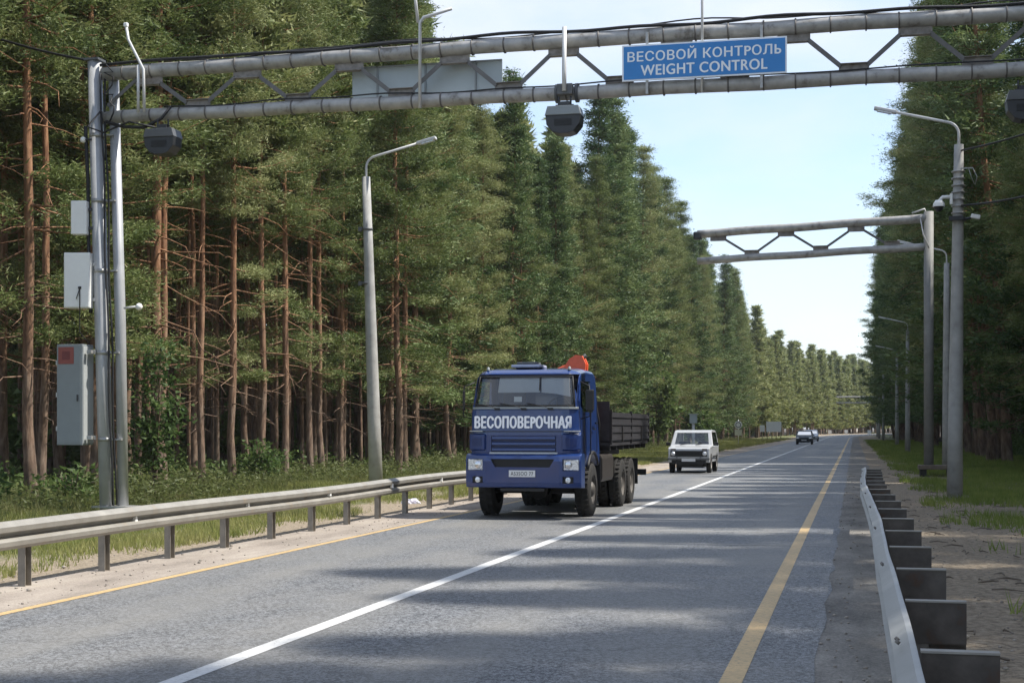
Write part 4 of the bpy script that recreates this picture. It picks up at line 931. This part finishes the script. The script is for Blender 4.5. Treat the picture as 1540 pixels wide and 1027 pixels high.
# interior
mb = MB(); mb.box((0,-1.05,1.98), (2.0,.34,.20), bev=.04); mb.box((0,-1.02,2.11), (.5,.2,.06)); mb.build('dashboard', M['black'], TK)
for x in (-.55, .6):
    mb = MB(); mb.box((x,-.15,1.80), (.5,.5,.14), bev=.04); mb.box((x,.12,2.15), (.48,.14,.72), rx=-.15, bev=.05); mb.build('seat', M['seat'], TK)
mb = MB(); c = Vector((.6,-.78,2.10)); mb.tube([c+Vector((math.cos(a)*.23, math.sin(a)*.08, math.sin(a)*.21)) for a in np.linspace(0, 6.283, 20)], .017, 8); mb.tube([c, c+Vector((0,-.2,-.2))], .03, 8); mb.build('steering_wheel', M['black'], TK)
mb = MB(); mb.prism([(-.60,2.40),(.28,2.405),(.28,2.69),(-.56,2.69)], -1.075, -1.065, 'Y'); mb.prism([(.31,2.40),(.60,2.375),(.90,2.32),(.885,2.68),(.31,2.69)], -1.075, -1.065, 'Y'); mb.build('pale_sheet', M['pale_matte'], TK)  # two flat pale sheets behind the upper windscreen
mb = MB(); mb.box((-.15,-1.20,2.27), (.16,.01,.10)); mb.build('paper_card', M['white'], TK)
# wipers, scuttle
for x in (-.55, .0, .55):
    mb = MB(); mb.tube([(x,-1.33,2.09),(x-.22,-1.315,2.15),(x-.50,-1.30,2.19)], .010, 6); mb.box((x,-1.33,2.085), (.11,.04,.04)); mb.build('wiper', M['black'], TK)
mb = MB(); mb.loft([(-1.335,2.085),(-1.33,2.12),(-1.29,2.125),(-1.29,2.085)], XS[1:-1], lambda x, y, z: (x*.97, y+cf(x), z)); mb.build('scuttle', M['grey_box'], TK)
text('lettering', 'ВЕСОПОВЕРОЧНАЯ', .3, M['text'], TK, (-.02,-1.337,1.835), rot=(R_(86.8),0,0), bold=.012, width=1.98, cap=.225, depth=.006)
for o_ in list(TK.children):
    if o_.name.startswith('lettering'): o_.location.y = -1.345
# grille
mb = MB(); mb.box((0,-1.288,1.42), (1.34,.012,.30)); mb.build('grille', M['blue_dk'], TK)
MB().box((0,-1.352,1.66), (1.66,.012,.012)).build('panel_seam', M['black'], TK)
MB().prism([(-1.375,1.235),(-1.365,1.265),(-1.33,1.27),(-1.33,1.235)], -.70, .70).build('grille_trim', M['grey_lite'], TK)
for z in (1.31, 1.42, 1.53):
    mb = MB(); mb.prism([(-1.362,z-.015),(-1.352,z+.03),(-1.295,z+.045),(-1.295,z-.02)], -.655, .655); mb.build('grille_slat', M['blue'], TK)
mb = MB(); mb.box((0,-1.288,1.125), (1.30,.012,.10)); mb.build('lower_grille', M['black'], TK)
for s in (-1, 1):    # corner deflectors
    mb = MB(); mb.loft([(-1.30,1.28),(-1.385,1.32),(-1.39,1.59),(-1.30,1.64)], [s*q for q in (.80,.88,.96,1.04,1.10,1.15)], lambda x, y, z: (x, y+cf(x), z)); mb.build('corner_panel', M['blue'], TK, bevel=.012)
    mb = MB(); mb.loft([(-1.394,1.38),(-1.394,1.53),(-1.36,1.53),(-1.36,1.38)], [s*q for q in (.87,.95,1.03,1.08)], lambda x, y, z: (x, y+cf(x), z)); mb.build('air_slot', M['blue_dk'], TK)
    mb = MB(); mb.loft([(-1.41,1.655),(-1.41,1.675),(-1.33,1.675),(-1.33,1.655)], [s*q for q in (.84,.92,1.0,1.08,1.14)], lambda x, y, z: (x, y+cf(x), z)); mb.build('step', M['grey_lite'], TK)
# bumper
def bent(x, y, z): return (x, y+.10*max(0, abs(x)-.75)**1.2*1.8, z)
mb = MB(); secs = [-1.19,-1.1,-.95,-.75,-.4,0,.4,.75,.95,1.1,1.19]; pr = [(-1.43,.60),(-1.46,.70),(-1.47,1.10),(-1.44,1.20),(-1.36,1.24),(-1.05,1.24),(-1.05,.58)]
vs = []; n_ = len(pr)
for x in secs: vs += [bent(x, a, b_) for a, b_ in pr]
fs = [(i*n_+k, i*n_+(k+1) % n_, (i+1)*n_+(k+1) % n_, (i+1)*n_+k) for i in range(len(secs)-1) for k in range(n_)]+[list(range(n_)), [len(vs)-1-i for i in range(n_)]]
mb.add(vs, fs); bp_ = mb.build('bumper', M['blue'], TK, bevel=.02); bp_.parent = None
bp_ = carve(bp_, [cutter(lambda m: m.prism([(-.66,1.14),(.66,1.14),(.56,.985),(-.56,.985)], -1.6, -1.40, 'Y')), cutter(lambda m: m.box((-.985,-1.46,1.03), (.33,.22,.22))), cutter(lambda m: m.box((.985,-1.46,1.03), (.33,.22,.22))), cutter(lambda m: m.box((-.93,-1.46,.745), (.22,.18,.13))), cutter(lambda m: m.box((.93,-1.46,.745), (.22,.18,.13)))]); bp_.parent = TK
mb = MB(); mb.prism([(-.66,1.14),(.66,1.14),(.56,.985),(-.56,.985)], -1.403, -1.40, 'Y'); mb.box((0,-1.415,1.06), (1.1,.01,.02)); mb.build('lower_grille', M['black'], TK)
for s in (-1, 1):
    mb = MB(); mb.box((s*.985,-1.375,1.03), (.325,.05,.215), bev=.02); hl = mb.build('headlight', M['lens'], TK); 
    mb = MB(); mb.lathe([(0,.01),(.06,.008),(.075,0)], Matrix.Translation((s*.93,-1.40,1.03)) @ Matrix.Rotation(R_(90),4,'X'), 16); mb.lathe([(0,.01),(.05,.008),(.06,0)], Matrix.Translation((s*1.07,-1.385,1.03)) @ Matrix.Rotation(R_(90),4,'X'), 16); mb.build('reflector', M['chrome'], hl)
    mb = MB(); mb.box((s*.93,-1.405,.745), (.20,.04,.11), bev=.015); mb.build('fog_light', M['black'], TK)
    mb = MB(); mb.lathe([(0,.01),(.045,.006),(.055,0)], Matrix.Translation((s*.93,-1.43,.745)) @ Matrix.Rotation(R_(90),4,'X'), 14); mb.build('fog_lens', M['lens'], TK)
    # mirrors
    mb = MB(); mb.tube([(s*1.10,-1.02,2.60),(s*1.30,-1.12,2.52),(s*1.32,-1.12,1.95),(s*1.12,-1.02,1.90)], .014, 8); mb.build('mirror_arm', M['black'], TK)
    mb = MB(); mb.box((s*1.31,-1.11,2.25), (.17 if s > 0 else .05,.07,.40), bev=.025); mb.build('mirror', M['black'], TK)
    # arch lips and steps
    mb = MB(); pts_ = [(s*1.165, -math.cos(a)*.73, .52+math.sin(a)*.73) for a in np.linspace(.62, 2.4, 14)]; mb.tube(pts_, .035, 8); mb.build('wheel_arch', M['black'], TK)
    mb = MB(); mb.box((s*1.175,-.30,1.62), (.02,.03,.9)); mb.box((s*1.18,.10,1.70), (.02,.14,.03)); mb.build('door_trim', M['black'], TK)
    MB().box((s*1.172,-.98,1.55), (.012,.012,.95)).build('door_seam', M['black'], TK); MB().box((s*1.172,.42,1.9), (.012,.012,1.3)).build('door_seam', M['black'], TK); MB().box((s*1.19,.25,1.82), (.03,.18,.035)).build('door_handle', M['black'], TK)
P_ = thing('x','x','x') if False else None
mb = MB(); mb.box((0,-1.475,.865), (.54,.012,.125)); pl = mb.build('number_plate', M['plate'], TK)
text('lettering', 'А535ОО 77', .1, M['black'], pl, (0,-1.484,.865), width=.46, cap=.075, depth=.003)
mb = MB(); mb.box((0,-1.43,.56), (.9,.05,.05)); mb.build('tow_bar', M['frame'], TK)
# roof vent
mb = MB(); mb.box((-.12,-.35,2.925), (.62,.62,.06), bev=.02); rv = mb.build('roof_vent', MAT('pale_blue_vent', (.42,.46,.60), .4), TK)
mb = MB(); mb.box((-.12,-.35,2.985), (.42,.42,.05), bev=.015); mb.build('vent_lid', M['darkgrey'], rv)
for x in (-.85, .85): MB().lathe([(.035,0),(.03,.05),(0,.07)], Matrix.Translation((x,-.9,2.835)), 10).build('marker_lamp', M['grey_box'], TK)
# chassis
mb = MB()
for x in (-.42, .42): mb.box((x,2.75,.90), (.10,8.0,.26))
for y in (1.0, 2.4, 3.3, 4.4, 5.8, 6.6): mb.box((0,y,.9), (.8,.10,.2))
mb.build('chassis', M['frame'], TK)
mb = MB()
for y in (0, 3.75, 5.05): mb.tube([(-.95,y,.52),(-.3,y,.52)], .09, 10); mb.tube([(.95,y,.52),(.3,y,.52)], .09, 10); mb.lathe([(0,-.22),(.16,-.15),(.20,0),(.16,.15),(0,.22)], Matrix.Translation((0,y,.52)), 16)
mb.box((0,.15,1.0), (.8,1.3,.55)); mb.box((.2,-.7,.72), (.9,.5,.2), rx=.2); mb.tube([(-.5,-.1,.55),(-.1,1.0,.62)], .05, 8); mb.tube([(.35,3.75,.7),(.35,0.6,.85)], .05, 8); mb.build('axle', M['frame'], TK)
for s in (-1, 1):
    wheel(TK, s*1.02, 0, .52, .32, s, hub=.7); wheel(TK, s*1.05, 3.75, .52, .27, s, dual=True, hub=.5); wheel(TK, s*1.05, 5.05, .52, .27, s, dual=True, hub=.5)
    MB().box((s*1.0,.78,.80), (.36,.02,.55)).build('mud_flap', M['black'], TK); MB().box((s*.95,5.72,.72), (.55,.02,.6)).build('mud_flap', M['black'], TK)
mb = MB(); mb.prism([(.70,.62),(1.12,.62),(1.16,.70),(1.16,1.10),(1.12,1.18),(.70,1.18)], 1.15, 2.55, 'Y'); mb.build('fuel_tank', M['tank'], TK, bevel=.03)
mb = MB(); mb.box((-.92,2.0,.88), (.45,1.1,.5), bev=.04); mb.build('battery_box', M['frame'], TK)
mb = MB(); mb.tube([(-.85,2.6,.85),(-.85,3.1,.85)], .20, 18); mb.build('air_tank', M['tank'], TK)
mb = MB(); mb.box((0,6.95,.66), (2.50,.10,.14)); mb.box((-.42,6.8,.78), (.08,.1,.3)); mb.box((.42,6.8,.78), (.08,.1,.3)); mb.build('rear_bumper', M['black'], TK)
# cargo bed
mb = MB(); mb.box((0,4.6,1.40), (2.44,5.7,.10)); mb.box((-.42,4.6,1.22), (.1,5.6,.26)); mb.box((.42,4.6,1.22), (.1,5.6,.26))
for k in range(7): mb.box((0,2.0+k*.88,1.30), (2.36,.08,.10))
bed = mb.build('cargo_bed', M['bed'], TK)
for s in (-1, 1):
    for (ya, yb) in ((1.80, 4.55), (4.61, 7.40)):
        mb = MB(); mb.box((s*1.225,(ya+yb)/2,1.755), (.025,yb-ya,.60))
        for z in (1.50, 1.66, 1.82, 1.98): mb.box((s*1.245,(ya+yb)/2,z), (.03,yb-ya-.04,.065))
        mb.build('side_board', M['bed'], TK)
    for y in (1.77, 4.58, 7.43): MB().box((s*1.235,y,1.74), (.06,.05,.72)).build('stake', M['frame'], TK)
    for y in (3.1, 6.0): MB().box((s*1.275,y,1.60), (.03,.05,.35)).build('latch', M['tank'], TK)
mb = MB(); mb.box((0,1.77,1.85), (2.42,.04,.85)); mb.build('headboard', M['bed'], TK)
mb = MB(); mb.box((0,7.42,1.755), (2.40,.03,.60)); mb.build('tailboard', M['bed'], TK)
# crane
MB().box((.86,1.0,1.75), (.34,.30,1.5), bev=.04).build('air_intake', M['black'], TK)
MB().tube([(-.95,1.0,1.1),(-.95,1.0,2.7)], .09, 12).build('exhaust', M['tank'], TK)
mb = MB(); mb.box((0,1.22,1.15), (2.0,.42,.22)); mb.tube([(.35,1.22,1.2),(.35,1.22,2.2)], .14, 16); mb.build('crane_base', M['frame'], TK)
mb = MB(); mb.box((.35,1.22,2.35), (.30,.34,.9), bev=.03); mb.box((.46,1.22,2.96), (.60,.26,.20), ry=-.38, bev=.03); mb.prism([(.28,2.92),(.44,3.14),(.58,3.22),(.72,3.20),(.80,3.03),(.78,2.80)], 1.08, 1.20, 'Y'); mb.prism([(.28,2.92),(.44,3.14),(.58,3.22),(.72,3.20),(.80,3.03),(.78,2.80)], 1.30, 1.42, 'Y'); cr_ = mb.build('crane_boom', M['orange'], TK)
mb = MB(); mb.tube([(.42,1.25,2.95),(.78,1.25,3.22)], .045, 10); mb.build('cylinder', M['dark'], cr_)
mb = MB()
for k in range(4): mb.tube([(.9+.06*k,1.1,1.3),(1.0+.04*k,1.0,1.8),(.95,1.05,2.4+.1*k)], .018, 6)
mb.build('hose', M['cable'], TK)

# ---- cars
def make_car(name, label, loc, prof, w, belt, tum, win, ws, rw, wheels, r, paint, rz=0, interior=None, detail=None, front_y=None):
    t = thing(name, label, 'car', loc, rz)
    def tf(x, y, z):
        k = 1-tum*max(0, (z-belt))/.6; k2 = 1-.05*max(0, (abs(y)-1.45)/.4)
        return (x*k*k2, y, z)
    mb = MB(); mb.prism(prof, -w/2, w/2, 'X', tf); body = mb.build('body', M[paint], t, bevel=.035, seg=3); body.parent = None
    cuts = [cutter(lambda m: m.prism(interior, -(w/2-.09), w/2-.09, 'X', tf))]
    for p in win: cuts.append(cutter(lambda m, p=p: m.prism(p, -w, w, 'X')))
    (z0, z1, hx0, hx1, ya, yb) = ws; cuts.append(cutter(lambda m: m.prism([(-hx0,z0),(hx0,z0),(hx1,z1),(-hx1,z1)], ya, yb, 'Y')))
    (z0r, z1r, hr0, hr1, yar, ybr) = rw; cuts.append(cutter(lambda m: m.prism([(-hr0,z0r),(hr0,z0r),(hr1,z1r),(-hr1,z1r)], yar, ybr, 'Y')))
    for y in wheels: cuts.append(cutter(lambda m, y=y: m.tube([(-w,y,r),(w,y,r)], r*1.2, 26)))
    body = carve(body, cuts); body.parent = t
    # floor fills arches dark
    mb = MB(); mb.box((0,0,r*1.05), (w*.62, 3.2, r*.9)); mb.build('underbody', M['black'], t)
    for y in wheels:
        for s in (-1, 1): wheel(t, s*(w/2-.12), y, r, .18, s, 'rimlite', hub=.4)
    return t, tf
nprof = [(-1.86,.40),(-1.87,.70),(-1.84,.93),(-1.74,.975),(-.86,1.045),(-.42,1.56),(-.30,1.615),(.2,1.645),(1.30,1.625),(1.46,1.58),(1.80,1.02),(1.86,.95),(1.87,.40)]
nwin = [[(-.74,1.08),(-.36,1.53),(.28,1.55),(.30,1.06)], [(.38,1.06),(.36,1.55),(1.28,1.54),(1.52,1.08)]]
nint = [(-.95,.60),(-.78,1.01),(-.36,1.56),(1.34,1.57),(1.66,1.0),(1.66,.60)]
NV, ntf = make_car('small_suv', 'small boxy silver off-road car with round headlights driving behind the truck', (-6.15, 57.7, .02), nprof, 1.66, 1.0, .14, nwin, (1.09,1.53,.66,.60,-1.2,-.30), (1.08,1.52,.62,.56,1.2,2.0), (-1.18, 1.08), .345, 'silver', interior=nint)
def wy(z): return -.86+(z-1.045)*(.44/.515)
mb = MB(); mb.add([(-.68,wy(1.07)+.02,1.07),(.68,wy(1.07)+.02,1.07),(.62,wy(1.54)+.02,1.54),(-.62,wy(1.54)+.02,1.54)], [(0,1,2,3)]); mb.build('windscreen', M['glass'], NV)
mb = MB(); mb.add([(-.64,1.76,1.06),(.64,1.76,1.06),(.58,1.50,1.53),(-.58,1.50,1.53)], [(0,1,2,3)]); mb.build('rear_window', M['glass'], NV)
for s in (-1, 1):
    mb = MB(); mb.add([(s*.80,-.74,1.06),(s*.725,-.36,1.55),(s*.725,1.28,1.55),(s*.80,1.52,1.06)], [(0,1,2,3)]); mb.build('side_window', M['glass'], NV)
    Rm = Matrix.Rotation(R_(90), 4, 'X')
    mb = MB(); mb.lathe([(0,.035),(.06,.03),(.09,.0),(.092,-.03)], Matrix.Translation((s*.60,-1.88,.74)) @ Rm, 20); mb.build('headlight', M['lens'], NV)
    mb = MB(); mb.box((s*.60,-1.835,.90), (.20,.04,.055)); mb.build('indicator', MAT('dark_lens', (.06,.03,.02), .2), NV)
    mb = MB(); mb.box((s*.93,-.66,1.10), (.17,.07,.13), bev=.02); mb.tube([(s*.80,-.6,1.04),(s*.9,-.65,1.08)], .015, 6); mb.build('mirror', M['black'], NV)
    mb = MB(); mb.box((s*.45,-1.93,.545), (.06,.05,.13)); mb.build('bumper_guard', M['black'], NV)
    mb = MB(); mb.box((s*.835,0,.62), (.02,2.0,.05)); mb.build('side_trim', M['black'], NV)
mb = MB(); mb.box((0,-1.875,.74), (1.40,.02,.22)); 
for k in range(5): mb.box((0,-1.888,.665+.036*k), (.94,.012,.010))
mb.build('grille', M['black'], NV)
mb = MB(); mb.box((0,-1.93,.545), (1.60,.08,.085), bev=.02); mb.build('bumper', M['darkgrey'], NV)
mb = MB(); mb.box((0,-1.86,.42), (1.3,.08,.15)); mb.build('valance', M['black'], NV)
mb = MB(); mb.box((0,-1.978,.50), (.52,.01,.11)); mb.build('number_plate', M['plate'], NV)
mb = MB()
for x in (-.38,.38): mb.box((x,.05,.92), (.46,.12,.55), rx=-.15, bev=.04); mb.box((x,-.2,.72), (.46,.5,.12), bev=.03)
mb.build('seat', M['seat'], NV)
for x in (-.45, .15): MB().tube([(x,-.86,1.07),(x+.34,-.80,1.13)], .009, 5).build('wiper', M['black'], NV)
mb = MB(); mb.tube([(.3,-.80,1.16)]+[(.38+.17*math.cos(a),-.66,1.0+.15*math.sin(a)) for a in np.linspace(0,6.283,14)], .012, 6); mb.build('steering_wheel', M['black'], NV)
# far saloon, and a pale one behind it
sprof = [(-2.18,.28),(-2.22,.55),(-2.12,.74),(-1.15,.93),(-.40,1.38),(-.1,1.44),(.75,1.42),(1.45,1.02),(2.08,.96),(2.20,.80),(2.20,.28)]
swin = [[(-.92,.98),(-.34,1.34),(.35,1.36),(.35,.96)], [(.42,.96),(.42,1.36),(.74,1.35),(1.22,1.02)]]
sint = [(-1.2,.45),(-1.0,.92),(-.36,1.35),(.72,1.37),(1.36,.96),(1.36,.45)]
def saloon(label, x, y, paint):
    SA, _ = make_car('saloon_car', label, (x, y, .02), sprof, 1.74, .92, .20, swin, (.98,1.35,.72,.62,-1.4,-.30), (1.05,1.36,.66,.58,.8,1.9), (-1.33, 1.33), .32, paint, interior=sint)
    mb = MB(); mb.add([(-.72,-1.06,.96),(.72,-1.06,.96),(.62,-.40,1.36),(-.62,-.40,1.36)], [(0,1,2,3)]); mb.build('windscreen', M['glass'], SA)
    for s in (-1, 1): MB().box((s*.66,-2.17,.66), (.36,.10,.13), bev=.02).build('headlight', M['lens'], SA); MB().box((s*.95,-.75,.98), (.14,.08,.11), bev=.02).build('mirror', M[paint], SA)
    MB().box((0,-2.225,.50), (1.0,.03,.16)).build('grille', M['black'], SA); MB().box((0,-2.245,.44), (.52,.01,.11)).build('number_plate', M['plate'], SA)
    return SA
saloon('dark saloon car far down the road', -5.1, 157, 'darkcar')
saloon('pale saloon car half hidden behind the dark one far down the road', -5.3, 190, 'silver')

# ------------------------------------------------------------------ air
m = bpy.data.materials.new('haze'); m.use_nodes = True; nt = m.node_tree; nt.nodes.clear()
o_ = nn(nt, 'ShaderNodeOutputMaterial'); pv = nn(nt, 'ShaderNodeVolumePrincipled'); pv.inputs['Color'].default_value = (.86,.90,.93,1); pv.inputs['Density'].default_value = .0002; pv.inputs['Anisotropy'].default_value = .2
nt.links.new(pv.outputs[0], o_.inputs['Volume'])
mb = MB(); mb.box((0, 950, 14.5), (3600, 4300, 33)); hz = mb.build('haze', m); tag(hz, 'thin summer haze over the road', 'haze', kind='stuff')
